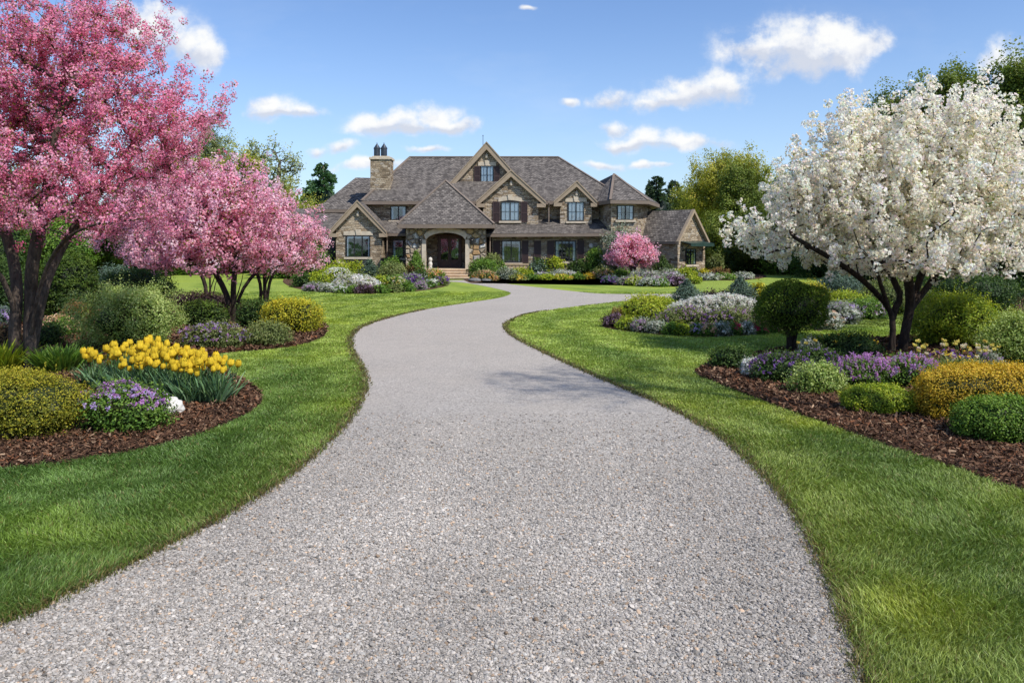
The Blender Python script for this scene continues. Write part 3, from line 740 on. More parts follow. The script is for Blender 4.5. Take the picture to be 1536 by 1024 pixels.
    roof_poly('roof', [[lr[3], lr[2], lr[1], lr[0]]], eave=[(-14.9, 52.4, 2.78), (-9.3, 52.4, 2.78), lr[2], lr[3]])
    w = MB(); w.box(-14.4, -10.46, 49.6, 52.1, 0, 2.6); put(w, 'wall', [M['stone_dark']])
    pst = MB(); pst.box(-10.92, -10.72, 48.35, 48.55, 0, 2.56); put(pst, 'porch_post', [M['frame']])

    # ---- small left gable
    gable(-10.45, -7.76, 47.5, 0, 2.72, (-9.14, 4.50), 52.6, ov_side=(-10.79, -7.46), bw=.24)
    window(519.5, 555.5, 353, 385.5, 47.5, cols=3, rows=1, curtain=.5)

    # ---- recess between the gable and the entry porch
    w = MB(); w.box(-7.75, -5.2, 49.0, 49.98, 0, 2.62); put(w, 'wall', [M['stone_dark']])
    lr = [(-8.6, 50.0, 3.45), (-4.6, 50.0, 3.45), (-4.6, 48.3, 2.62), (-8.6, 48.3, 2.62)]
    roof_poly('roof', [[lr[3], lr[2], lr[1], lr[0]]], eave=[(-8.6, 50, 2.62), (-4.6, 50, 2.62), lr[2], lr[3]], th=.18)
    window(586, 609.5, 309, 330.5, 50.0, cols=2, rows=1, curtain=.9, blind=False, lintel=True)
    window(589, 605.5, 359.5, 387, 49.0, cols=1, rows=2, lintel=False)

    # ---- entry porch with its arch
    y0, y1 = 46.0, 50.0; xl, xr = P(609, 0, 46)[0], P(728, 0, 46)[0]; zt = 2.9
    al, ar, fl = P(639, 0, 46)[0], P(698, 0, 46)[0], .54; sp = 2.22; rise = .40; k = 16
    arc = [(al + (ar - al) * i / k, sp + rise * (1 - (2 * i / k - 1) ** 2) ** .62) for i in range(k + 1)]
    m = MB()
    m.box(xl, al, y0, y0 + .5, 0, zt); m.box(ar, xr, y0, y0 + .5, 0, zt)
    for (a, za), (b, zb) in zip(arc[:-1], arc[1:]): m.prism([(a, y0, za), (b, y0, zb), (b, y0, zt), (a, y0, zt)], (0, .5, 0))
    m.box(al, ar, y0, y0 + .5, 0, fl - .02)
    put(m, 'porch_wall', [M['cobble']])
    m = MB(); m.box(xl, xl + .4, y0 + .5, y1 - .02, 0, zt); m.box(xr - .4, xr, y0 + .5, y1 - .02, 0, zt); m.box(xl + .4, xr - .4, 47.9, 48.2, 0, zt)
    put(m, 'porch_wall', [M['stone_dark']])
    m = MB()
    for (a, za), (b, zb) in zip(arc[:-1], arc[1:]):
        m.prism([(a, y0 - .05, za), (b, y0 - .05, zb), (b + (b - (al + ar) / 2) * .10, y0 - .05, zb + .27), (a + (a - (al + ar) / 2) * .10, y0 - .05, za + .27)], (0, .09, 0))
    c = (al + ar) / 2
    m.prism([(c - .12, y0 - .08, sp + rise), (c + .12, y0 - .08, sp + rise), (c + .17, y0 - .08, sp + rise + .36), (c - .17, y0 - .08, sp + rise + .36)], (0, .1, 0))
    m.box(al - .24, al - .001, y0 - .05, y0 + .04, fl - .02, sp - .01); m.box(ar + .001, ar + .24, y0 - .05, y0 + .04, fl - .02, sp - .01)
    put(m, 'arch_surround', [M['trimstone']])
    E3 = [(-6.52, 45.45, 3.10), (-1.02, 45.45, 3.10), (-1.02, 51.0, 3.10), (-6.52, 51.0, 3.10)]
    a3, b3 = (-4.02, 48.3, 5.80), (-4.02, 53.0, 5.80)
    E3b = [(-6.52, 53.0, 3.1), (-1.02, 53.0, 3.1)]
    roof_poly('roof', [[E3[0], E3[1], a3], [E3[1], E3b[1], b3, a3], [E3b[0], E3[0], a3, b3]], eave=E3, th=.24)
    for s in (0, 1):
        rc = MB(); e = E3[s]; rc.bar((a3[0], a3[1], a3[2] + .02), (e[0], e[1], e[2] + .03), .15, .05); put(rc, 'ridge_cap', [M['fascia']])
    f = MB(); f.box(al, ar, y0 - .04, 47.88, .2, fl); put(f, 'porch_floor', [M['steptread']])
    # double door with glass lights
    yd = 47.86; dxs = (P(659, 0, yd)[0], P(690, 0, yd)[0]); mid = sum(dxs) / 2; ztop = 2.42
    m = MB(); m.box(dxs[0] - .09, dxs[0] - .004, yd - .06, yd + .05, fl, ztop + .1); m.box(dxs[1] + .004, dxs[1] + .09, yd - .06, yd + .05, fl, ztop + .1); m.box(dxs[0] - .004, dxs[1] + .004, yd - .06, yd + .05, ztop + .005, ztop + .1)
    put(m, 'door_frame', [M['door']])
    for s in (0, 1):
        a, b = (dxs[0], mid - .006) if s == 0 else (mid + .006, dxs[1])
        m = MB(); t = .095
        m.box(a, a + t, yd - .03, yd + .02, fl + .01, ztop); m.box(b - t, b, yd - .03, yd + .02, fl + .01, ztop)
        m.box(a + t, b - t, yd - .03, yd + .02, fl + .01, fl + .48); m.box(a + t, b - t, yd - .03, yd + .02, ztop - .16, ztop)
        m.box(a + t + .05, b - t - .05, yd - .05, yd - .031, fl + .12, fl + .40)
        d = put(m, 'door', [M['door']])
        m = MB(); m.box(a + t, b - t, yd - .006, yd + .004, fl + .48, ztop - .16); put(m, 'pane', [M['glass']], d)
        m = MB(); m.box(a + t, b - t, yd + .012, yd + .018, fl + .48, ztop - .16); put(m, 'dark_room', [M['dark']], d)
        m = MB(); hx = b - .05 if s == 0 else a + .05
        m.tube([(hx, yd - .10, fl + .85), (hx, yd - .10, fl + 1.25)], .016, 8); m.tube([(hx, yd - .03, fl + .9), (hx, yd - .10, fl + .9)], .012, 6); m.tube([(hx, yd - .03, fl + 1.2), (hx, yd - .10, fl + 1.2)], .012, 6)
        put(m, 'handle', [M['brass']], d)
    # steps
    sx0, sx1 = P(644, 0, 44)[0], P(703, 0, 44)[0]
    for i in range(4):
        m = MB(); zz = .135 * (i + 1) - .005; ya = 43.9 + i * .48
        m.box(sx0 + i * .09, sx1 - i * .09, ya, 45.955, .135 * i + (0 if i == 0 else -.004), zz - .045); m.box(sx0 + i * .09 - .03, sx1 - i * .09 + .03, ya - .05, 45.957, zz - .045, zz)
        put(m, 'step', [M['steptread']])
    # wall lamps beside the arch
    for px in (630.5, 708):
        lx, _, lz = P(px, 362, 46); m = MB(); m.lathe((lx, 45.88, lz), [(.02, -.2), (.07, -.14), (.09, .06), (.11, .08), (.03, .2)], 8); m.box(lx - .03, lx + .03, 45.9, 46.0, lz + .0, lz + .06)
        put(m, 'wall_lamp', [M['frame']])

    # ---- tall centre gable on the roof
    gable(-3.7, .42, 51.8, 5.0, 4.9, (-1.64, 8.50), 57.5, ov_side=(-4.84, 1.56), bw=.30, ret=False)
    window(721, 740.5, 249, 276.5, 51.8, cols=2, rows=2, blind=True)
    shutter(711.5, 720.2, 249.5, 277, 51.8); shutter(741.3, 749.5, 249.5, 277, 51.8)
    # ---- second gable
    gable(-1.78, 1.62, 49.2, 2.7, 4.58, (-.06, 6.46), 54.5, ov_side=(-2.14, 2.02), bw=.28)
    window(751.5, 779, 303, 331.5, 49.2, cols=2, rows=2, arch=.10, blind=True)
    shutter(739.3, 749.6, 302.5, 333, 49.2); shutter(781.2, 791.3, 302.5, 333, 49.2)
    # ---- third gable
    gable(2.96, 4.92, 49.2, 3.2, 4.58, (3.97, 5.79), 53.4, ov_side=(2.60, 5.16), bw=.24)
    window(852, 876, 303, 332, 49.2, cols=2, rows=2, blind=True)
    # ---- ground floor range under the long low roof
    w = MB(); w.box(-1.2, 5.62, 48.4, 49.96, 0, 2.5); put(w, 'wall', [M['stone']])
    l0, l1, l2, l3 = (-1.6, 47.75, 2.58), (6.65, 47.75, 2.62), (6.1, 50.0, 3.52), (-1.6, 50.0, 3.52)
    l4 = (7.0, 50.0, 2.62)
    roof_poly('roof', [[l0, l1, l2, l3], [l1, l4, l2]], eave=[l0, l1, (7.0, 50, 2.6), (-1.6, 50, 2.58)], th=.2)
    window(752.5, 781, 361, 394, 48.4, cols=2, rows=2, lintel=False, curtain=.5)
    window(832.5, 864, 361, 392, 48.4, cols=3, rows=2, lintel=False, curtain=1.0)
    for a, b in ((740, 750.4), (783, 792.5), (801, 811.5), (820.8, 831), (866, 876)): shutter(a, b, 361, 394, 48.4)
    m = MB(); m.box(5.45, 5.75, 47.95, 48.25, 0, 2.4); m.box(5.38, 5.82, 47.88, 48.32, 0, .25); m.box(5.38, 5.82, 47.88, 48.32, 2.2, 2.38); put(m, 'porch_post', [M['barge']])
    m = MB(); m.box(-.45, .92, 47.2, 47.5, 0, .72); m.box(-.5, .97, 47.14, 47.56, .72, .80)
    for i in range(6): m.box(-.43 + i * .225, -.26 + i * .225, 47.17, 47.2, .06, .68)
    put(m, 'terrace_wall', [M['porch']])
    lx, _, lz = P(886.6, 369, 48.4); m = MB(); m.lathe((lx, 48.32, lz), [(.02, -.15), (.12, -.1), (.15, .02), (.1, .12), (.02, .15)], 10); m.box(lx - .03, lx + .03, 48.3, 48.4, lz - .03, lz + .03); put(m, 'wall_lamp', [M['white_stone']])
    # ---- tower
    A, B, C, D = (5.37, 50.2), (5.94, 48.0), (7.55, 48.15), (8.85, 51.0)
    ring = [A, B, C, D, (8.85, 57), (5.37, 57)]
    m = MB(); m.prism([(x, y, 0) for x, y in ring], (0, 0, 4.42)); put(m, 'tower_wall', [M['stone']])
    a_, b_, c_, d_ = (4.95, 50.0, 4.55), (5.84, 47.5, 4.58), (8.14, 47.7, 4.56), (9.45, 51.2, 4.5)
    e_, f_ = (9.4, 57.4, 4.5), (4.95, 57.4, 4.5)
    ap, rg = (6.5, 51.0, 6.42), (6.0, 54.5, 6.25)
    roof_poly('roof', [[a_, b_, ap], [b_, c_, ap], [c_, d_, ap], [d_, e_, rg, ap], [e_, f_, rg], [f_, a_, ap, rg]], eave=[a_, b_, c_, d_, e_, f_])
    m = MB(); m.bar((6.5, 51, 6.43), (5.84, 47.5, 4.6), .14, .05); m.bar((6.5, 51, 6.43), (8.14, 47.7, 4.58), .14, .05); put(m, 'ridge_cap', [M['fascia']])
    rv = (C[0] - B[0], C[1] - B[1], 0); ox = P(925.5, 0, 48.05)[0]
    window(925.5, 950.5, 308, 330, 48.05, cols=2, rows=2, blind=False, curtain=.9, rot=((ox, 48.04, 0), rv))
    # ---- right wing turned away
    th = R(40); Lc = Vector((P(1016.5, 0, 47.0)[0], 47.0, 0)); wv = Vector((math.cos(th), math.sin(th), 0)); bv = Vector((-math.sin(th), math.cos(th), 0)); Wd = 2.62
    Rc = Lc + wv * Wd; ze, za = 2.32, 4.02; D2 = 5.0
    def q(a, b, z): return tuple(Lc + wv * a + bv * b + Vector((0, 0, z)))
    m = MB(); m.prism([q(0, 0, 0), q(Wd, 0, 0), q(Wd, 0, ze - .05), q(Wd / 2, 0, za - .18), q(0, 0, ze - .05)], bv * D2); put(m, 'wing_wall', [M['stone']])
    m = MB(); o = .16; t = .1; dz = o * (za - ze) / (Wd / 2)
    m.prism([q(-o, -.2, ze - dz), q(Wd / 2, -.2, za), q(Wd / 2, -.2, za - t), q(-o, -.2, ze - dz - t)], bv * (D2 + .2))
    m.prism([q(Wd / 2, -.2, za), q(Wd + o, -.2, ze - dz), q(Wd + o, -.2, ze - dz - t), q(Wd / 2, -.2, za - t)], bv * (D2 + .2))
    put(m, 'roof', [M['shingle']])
    m = MB(); bw = .2
    m.prism([q(-o - .03, -.23, ze - dz), q(Wd / 2, -.23, za + .02), q(Wd / 2, -.23, za - bw), q(-o - .03, -.23, ze - dz - bw)], bv * .2)
    m.prism([q(Wd / 2, -.23, za + .02), q(Wd + o + .03, -.23, ze - dz), q(Wd + o + .03, -.23, ze - dz - bw), q(Wd / 2, -.23, za - bw)], bv * .2)
    put(m, 'bargeboard', [M['barge']])
    m = MB(); m.prism([q(-o - .05, 0, ze - dz - .16), q(-o - .05, D2, ze - dz - .16), q(-o - .05, D2, ze - dz), q(-o - .05, 0, ze - dz)], tuple(wv * .1)); put(m, 'eave', [M['fascia']])
    window(1025, 1049, 373, 397, 47.6, cols=2, rows=2, lintel=True, curtain=.5, rot=(q(.72, 0, 0), tuple(wv)))
    m = MB(); az = P(0, 364, 47.4)[2]
    m.prism([q(.28, 0, az + .02), q(2.5, 0, az + .02), q(2.5, -.75, az - .12), q(.28, -.75, az - .12)], (0, 0, .07))
    m.bar(q(.45, -.02, az - .5), q(.45, -.6, az - .09), .05, .05); m.bar(q(2.3, -.02, az - .5), q(2.3, -.6, az - .09), .05, .05)
    m.prism([q(.26, -.76, az - .22), q(2.52, -.76, az - .22), q(2.52, -.76, az - .03), q(.26, -.76, az - .03)], tuple(bv * .03))
    put(m, 'awning', [M['awning']])
    # ---- chimney
    x0, x1 = P(555.5, 0, 50.7)[0], P(585.5, 0, 50.7)[0]; zc = P(0, 239, 50.7)[2]
    m = MB(); m.box(x0, x1, 50.7, 52.0, 3.0, zc); ch = put(m, 'chimney', [M['stone']])
    m = MB(); m.box(x0 - .07, x1 + .07, 50.63, 52.07, zc, zc + .14); m.box(x0 + .1, x1 - .1, 50.8, 51.9, zc + .14, zc + .22); put(m, 'chimney_cap', [M['trimstone']], ch)
    for px in (565.5, 576):
        fx = P(px, 0, 51.3)[0]; m = MB()
        m.lathe((fx, 51.3, zc + .2), [(.17, 0), (.17, .08), (.20, .1), (.20, .5), (.22, .52), (.22, .58), (.16, .66), (.07, .80), (.03, .83), (.03, .9), (.01, .94)], 14)
        put(m, 'flue', [M['metal']], ch)
    # ---- lightning rod, gutters' downpipes
    m = MB(); m.tube([(-1.9, 52.4, 8.0), (-1.9, 52.4, 9.05)], .018, 5); m.lathe((-1.9, 52.4, 9.0), [(.02, 0), (.035, .03), (.01, .1)], 6); put(m, 'lightning_rod', [M['metal']])
    for (x, y, z0, z1) in ((-7.55, 48.35, 0, 2.5), (-1.32, 47.9, 0, 2.45), (2.25, 49.1, 3.3, 4.5), (9.0, 48.9, 0, 0)):
        if z1 <= z0: continue
        m = MB(); m.tube([(x, y, z0), (x, y, z1 - .3), (x, y - .3, z1)], .045, 7); put(m, 'downpipe', [M['fascia']])
    return h

def make_small_stones():
    # pale carved figure standing on the porch floor left of the door
    x, y, z = P(645.5, 403, 46.35); m = MB()
    t = tag(empty('garden_statue', (x, 46.35, .54)), 'small pale rounded stone statue standing left of the front door', 'statue')
    MB().lathe((0, 0, 0), [(.13, 0), (.14, .04), (.12, .07), (.13, .2), (.16, .34), (.13, .46), (.08, .52)], 14).build('body', M['white_stone'], t)
    MB().lathe((0, 0, .5), [(.06, 0), (.12, .06), (.15, .16), (.13, .27), (.06, .33), (.01, .35)], 14).build('head', M['white_stone'], t); t.scale = (.78, .78, .78)
    iv, iff = ico()
    def boulder(name, label, X, Y, s, mat, seed, cat, lumps=1):
        g = np.random.default_rng(seed); V = []; F = []; k = 0
        import bmesh
        bm = bmesh.new()
        bmesh.ops.create_icosphere(bm, subdivisions=4, radius=1.0)
        ph = g.uniform(0, 6, (6, 3)); fr = g.normal(0, 2.2 * lumps, (6, 3))
        for v in bm.verts:
            c = v.co; r = 1 + .10 * sum(abs(math.sin(fr[i] @ np.array(c) + ph[i][0])) for i in range(6)) / 1.6 - .12
            v.co = Vector((c.x * s[0] * r, c.y * s[1] * r, max(c.z, -.75) * s[2] * r + s[2] * .6))
        me = bpy.data.meshes.new(name); bm.to_mesh(me); bm.free()
        for p in me.polygons: p.use_smooth = True
        tag(link(name, me, mat, None, (X, Y, .01)), label, cat)
    X, Y = G(257, 622); boulder('white_rock', 'knobbly white rock on the mulch between the purple flowers and the tulips', X, Y, (.125, .12, .115), M['white_stone'], 3, 'rock', 1.9)
    for i, (px, py, s, lab) in enumerate([(712, 422.5, (.30, .22, .11), 'flat grey boulder beside the foot of the entry steps'), (729, 422, (.26, .2, .09), 'low grey boulder under the peach flowers near the drive end'), (640, 419, (.3, .25, .16), 'small grey boulder left of the entry steps')]):
        X, Y = G(px, py); boulder('boulder', lab, X, Y, s, M['grey_stone'], 40 + i, 'rock')
# ------------------------------------------------------------------ leaves and petals
def unit(v): return v / np.maximum(np.linalg.norm(v, axis=-1, keepdims=True), 1e-9)

class Leaves:                                       # collects diamond-shaped leaves and petals, and loose faces, into one mesh
    def __init__(s): s.V = []; s.C = []; s.F = []; s.n = 0
    def leaves(s, Pt, ax, L, W, C, g, fold=.25, tipc=1.12, nrm=None):
        n = len(Pt)
        if n == 0: return
        ax = unit(ax); L = np.broadcast_to(L, n)[:, None]; W = np.broadcast_to(W, n)[:, None]
        if nrm is None: rnd = unit(g.normal(size=(n, 3)))
        else:
            rnd = unit(nrm); t = g.normal(size=(n, 3)) + ax; ax = unit(t - rnd * np.sum(t * rnd, 1, keepdims=True))
        sd = unit(np.cross(ax, rnd)); nn = np.cross(sd, ax)
        a = Pt; c = Pt + ax * L; m = Pt + ax * L * .5
        l = m + sd * W + nn * W * fold; r = m - sd * W + nn * W * fold
        s.V.append(np.stack([a, r, c, l], 1).reshape(-1, 3))
        s.C.append((C[:, None, :] * np.array([.85, 1, tipc, 1])[None, :, None]).reshape(-1, 3))
        s.F.append(s.n + np.arange(n)[:, None] * 4 + np.arange(4)); s.n += 4 * n
    def blades(s, Pt, d, L, W, C, bend, g):         # long strap leaves: three segments that arch over
        n = len(Pt); d = unit(d); L = np.broadcast_to(L, n); W = np.broadcast_to(W, n)
        a = g.uniform(0, 2 * np.pi, n); sd = np.stack([np.cos(a), np.sin(a), np.zeros(n)], 1)
        hz = d.copy(); hz[:, 2] = 0; hz = unit(hz + 1e-6)
        pts = []; rings = []
        for t, ww in ((0, .7), (.35, 1), (.7, .8), (1, .08)):
            p = Pt + d * (L * t)[:, None] + hz * (bend * L * t**2)[:, None] + np.array([0, 0, -1.]) * (bend * L * .55 * t**2.5)[:, None]
            rings += [p - sd * (W * ww)[:, None], p + sd * (W * ww)[:, None]]
        s.V.append(np.stack(rings, 1).reshape(-1, 3)); k = np.array([.55, .55, .85, .85, 1, 1, 1.15, 1.15])
        s.C.append((C[:, None, :] * k[None, :, None]).reshape(-1, 3))
        b = s.n + np.arange(n)[:, None] * 8
        for j in range(3): s.F.append(b + np.array([2 * j, 2 * j + 1, 2 * j + 3, 2 * j + 2]))
        s.n += 8 * n
    def blob(s, c, rad, col, g, sq=2.0, nu=14, nv=8, zmin=.01, bump=.08):
        V = []
        for j in range(nv + 1):
            ph = -math.pi / 2 + math.pi * j / nv
            for i in range(nu):
                th = 2 * math.pi * i / nu
                d = np.array([math.cos(ph) * math.cos(th), math.cos(ph) * math.sin(th), math.sin(ph)])
                k = 1 / (np.sum(np.abs(d) ** sq) ** (1 / sq)) * (1 + g.normal(0, bump))
                q = np.array(c) + d * k * np.array(rad); q[2] = max(q[2], zmin); V.append(q)
        F = [(j * nu + i, j * nu + (i + 1) % nu, (j + 1) * nu + (i + 1) % nu, (j + 1) * nu + i) for j in range(nv) for i in range(nu)]
        s.V.append(np.array(V)); s.C.append(np.tile(col, (len(V), 1))); s.F.append(np.array(F) + s.n); s.n += len(V)
    def build(s, name, mat, parent=None, loc=(0, 0, 0)):
        return link(name, np_mesh(name, np.concatenate(s.V), s.F, np.concatenate(s.C)), mat, parent, loc)

GREEN = dict(
    green=((0.046, 0.096, 0.019), (0.105, 0.198, 0.028), (0.202, 0.326, 0.046)),
    dark=((0.016, 0.034, 0.009), (0.043, 0.087, 0.019), (0.096, 0.155, 0.028)),
    yew=((0.016, 0.034, 0.009), (0.050, 0.093, 0.016), (0.132, 0.202, 0.025)),
    light=((0.056, 0.094, 0.019), (0.163, 0.237, 0.044), (0.450, 0.525, 0.175)),
    yellow=((0.075, 0.088, 0.010), (0.312, 0.312, 0.022), (0.650, 0.550, 0.037)),
    lime=((0.062, 0.100, 0.010), (0.250, 0.338, 0.025), (0.450, 0.475, 0.037)),
    gold=((0.075, 0.062, 0.007), (0.338, 0.237, 0.018), (0.625, 0.425, 0.037)),
    orange=((0.088, 0.062, 0.010), (0.450, 0.263, 0.020), (0.725, 0.450, 0.037)),
    barberry=((0.078, 0.085, 0.012), (0.264, 0.264, 0.025), (0.651, 0.496, 0.039)),
    blue=((0.031, 0.056, 0.040), (0.096, 0.149, 0.102), (0.186, 0.256, 0.194)),
    olive=((0.054, 0.078, 0.022), (0.155, 0.194, 0.054), (0.295, 0.326, 0.116)),
    grey=((0.062, 0.078, 0.054), (0.202, 0.232, 0.171), (0.372, 0.403, 0.310)),
    russet=((0.054, 0.034, 0.019), (0.202, 0.116, 0.046), (0.403, 0.248, 0.093)),
    burgundy=((0.019, 0.012, 0.012), (0.062, 0.034, 0.034), (0.116, 0.078, 0.062)),
    strap=((0.034, 0.085, 0.022), (0.085, 0.186, 0.046), (0.186, 0.310, 0.093)))
GREEN['light'] = ((.08, .13, .025), (.23, .32, .06), (.52, .60, .22)); GREEN['box'] = ((.03, .06, .01), (.10, .19, .022), (.25, .37, .05)); GREEN['barberry'] = ((.07, .08, .012), (.19, .20, .02), (.46, .40, .035))
PET = dict(
    purple=((.46, .19, .52), (.62, .32, .65), (.74, .48, .75)), violet=((.16, .07, .30), (.26, .12, .42), (.38, .2, .55)),
    mauve=((.42, .24, .42), (.52, .34, .52), (.60, .45, .58)), white=((.78, .78, .72), (.84, .84, .80), (.72, .74, .62)),
    cream=((.80, .72, .50), (.84, .80, .64), (.78, .66, .34)), yellow=((.82, .58, .04), (.86, .66, .08), (.80, .70, .25)),
    peach=((.80, .48, .28), (.84, .60, .42), (.78, .40, .22)), red=((.55, .03, .08), (.62, .06, .16), (.45, .02, .05)),
    pink=((.74, .24, .40), (.80, .36, .50), (.68, .16, .30)), amber=((.72, .36, .07), (.78, .48, .14), (.62, .30, .06)),
    lilac=((.48, .34, .66), (.60, .46, .74), (.68, .56, .78)))

def palette(pal, t, g, jit=.18):                    # t in 0..1 along the three tones
    a, b, c = (np.array(x) for x in pal); t = np.clip(t, 0, 1)[:, None]
    k = np.where(t < .5, a + (b - a) * t * 2, b + (c - b) * (t * 2 - 1))
    return k * g.uniform(1 - jit, 1 + jit, len(k))[:, None] * (1 + g.normal(0, .05, (len(k), 3)))

def surf_points(n, rad, g, sq=2.0, inner=.72, lump=.12, zc=.45, H=1.0):
    """points through the outer shell of a lumpy super-ellipsoid standing on the ground; returns points, outward, depth 0..1"""
    d = unit(g.normal(size=(int(n * 1.5), 3))); d[:, 2] = np.where(d[:, 2] < -.75, -d[:, 2], d[:, 2])
    ph = g.uniform(0, 6.3, (5,)); fr = g.normal(0, 3.0, (5, 3))
    lum = 1 + lump * np.sum(np.sin(d @ fr.T + ph), 1) / 2.2
    k = 1 / (np.sum(np.abs(d) ** sq, 1) ** (1 / sq))
    u = inner + (1 - inner) * g.random(len(d)) ** .6
    p = d * (k * lum * u)[:, None] * np.array(rad); p[:, 2] += zc * H
    ok = p[:, 2] > .015; p = p[ok][:n]; d = d[ok][:n]; u = u[ok][:n]
    return p, unit(d / np.array(rad)), (u - inner) / (1 - inner)

def blossoms(lv, Pt, out, g, pal, size, petals=7, spread=1.0):
    n = len(Pt); pp = np.repeat(Pt, petals, 0) + g.normal(0, size * .35 * spread, (n * petals, 3))
    ax = np.repeat(out, petals, 0) * .6 + g.normal(0, .8, (n * petals, 3))
    tone = np.repeat(g.random(n), petals) * .7 + g.random(n * petals) * .3
    lv.leaves(pp, ax, size * g.uniform(.6, 1.1, n * petals), size * .42, palette(pal, tone, g, .10), g, .3, 1.0, nrm=np.repeat(out, petals, 0) + g.normal(0, .6, pp.shape))

STYLE = dict(   # sq = squareness, inner = shell depth, lump = unevenness, leaf, aspect, cover = leaves per leaf-area
    mound=dict(sq=2.2, inner=.64, lump=.15, leaf=.030, asp=.30, cover=2.2),
    clipped=dict(sq=2.6, inner=.80, lump=.055, leaf=.024, asp=.30, cover=2.6),
    hedge=dict(sq=4.0, inner=.82, lump=.05, leaf=.030, asp=.30, cover=2.4),
    loose=dict(sq=2.0, inner=.45, lump=.20, leaf=.040, asp=.28, cover=2.3),
    cone=dict(sq=1.9, inner=.75, lump=.06, leaf=.030, asp=.26, cover=2.4))

def foliage(g, rx, ry, H, style, pal, Y, leaf=None, tipglow=.35, dens=1.0, core=.80):
    st = STYLE[style]; L = leaf or st['leaf']; L = max(L, 1.9 * Y / 800)
    rz = H * .55; zc = .45
    area = 4 * math.pi * ((rx * ry) ** 1.6 + (rx * rz) ** 1.6 + (ry * rz) ** 1.6) ** (1 / 1.6) / 3 ** (1 / 1.6) * .75
    n = int(min(26000, max(420, area / (L * L * st['asp']) * st['cover'] * dens)))
    lv = Leaves()
    cz = core * (.68 if style in ('cone', 'loose') else 1)
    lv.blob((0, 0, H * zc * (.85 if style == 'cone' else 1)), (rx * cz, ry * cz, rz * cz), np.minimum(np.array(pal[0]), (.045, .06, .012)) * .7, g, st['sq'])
    L = min(L, H * .5)
    nc = max(40, n // 11); p, d, u = surf_points(nc, (rx, ry, rz), g, st['sq'], st['inner'], st['lump'], zc, H); ix = g.integers(0, len(p), n); cl = min(L * (2.4 if style != 'clipped' else 1.5), .45 * H, .45 * rx)
    ctone = (g.normal(0, .16, len(p)))[ix]; d0 = d[ix]; off = g.normal(0, 1, (n, 3)) * cl * .55; p = p[ix] + off; u = np.clip(u[ix] + np.sum(off * d0, 1) / (cl * 3), 0, 1.1); d = unit(d0 + off / (cl * 2.2)); p[:, 2] = np.maximum(p[:, 2], .012)
    if style == 'cone':
        tz = np.clip(p[:, 2] / H, 0, 1); k = (1.12 - .78 * tz ** 2.0)[:, None]; p[:, :2] *= k; d[:, 2] += .3
    ax = d * .75 + g.normal(0, .55, d.shape) + np.array([0, 0, .35])
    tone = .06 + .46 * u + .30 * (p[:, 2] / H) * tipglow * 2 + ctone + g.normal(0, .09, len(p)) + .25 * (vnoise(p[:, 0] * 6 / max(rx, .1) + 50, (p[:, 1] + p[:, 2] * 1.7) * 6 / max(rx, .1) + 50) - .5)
    lv.leaves(p - ax * 0, ax, L * g.uniform(.7, 1.3, len(p)), L * st['asp'] * g.uniform(.8, 1.2, len(p)), palette(pal, tone, g), g, nrm=d * .8 + g.normal(0, .55, d.shape) + np.array([0, 0, .25]))
    if style in ('loose', 'mound', 'clipped'):       # shoots that stick out past the outline
        m = int(90 + 40 * rx) if style == 'loose' else int(34 + 30 * rx) if style == 'mound' else int(26 + 20 * rx); sl = 1 if style == 'loose' else .45 if style == 'mound' else .2; q, dd, _ = surf_points(m, (rx, ry, rz), g, st['sq'], .8, st['lump'], zc, H)
        wd = unit(dd * .8 + np.array([0, 0, .55]) + g.normal(0, .3, dd.shape)); kk = 9
        t = np.tile(np.linspace(-.4, 1, kk), m)[:, None]; wl = np.repeat(g.uniform(.12, .26, m) * H * sl, kk)[:, None]
        pp = np.repeat(q, kk, 0) + np.repeat(wd, kk, 0) * t * wl; pp[:, 2] = np.maximum(pp[:, 2], .02)
        lv.leaves(pp, np.repeat(wd, kk, 0) * .7 + g.normal(0, .6, pp.shape), L * g.uniform(.7, 1.15, len(pp)), L * st['asp'], palette(pal, .62 + .3 * g.random(len(pp)), g), g)
    return lv, (rx, ry, rz, zc)

def facade(px):
    if px < 440 or px > 1066: return None
    return 47.3 if px < 600 else 45.8 if px < 738 else 47.0 if px < 800 else 48.2 if px < 905 else 47.7 if px < 985 else 46.8

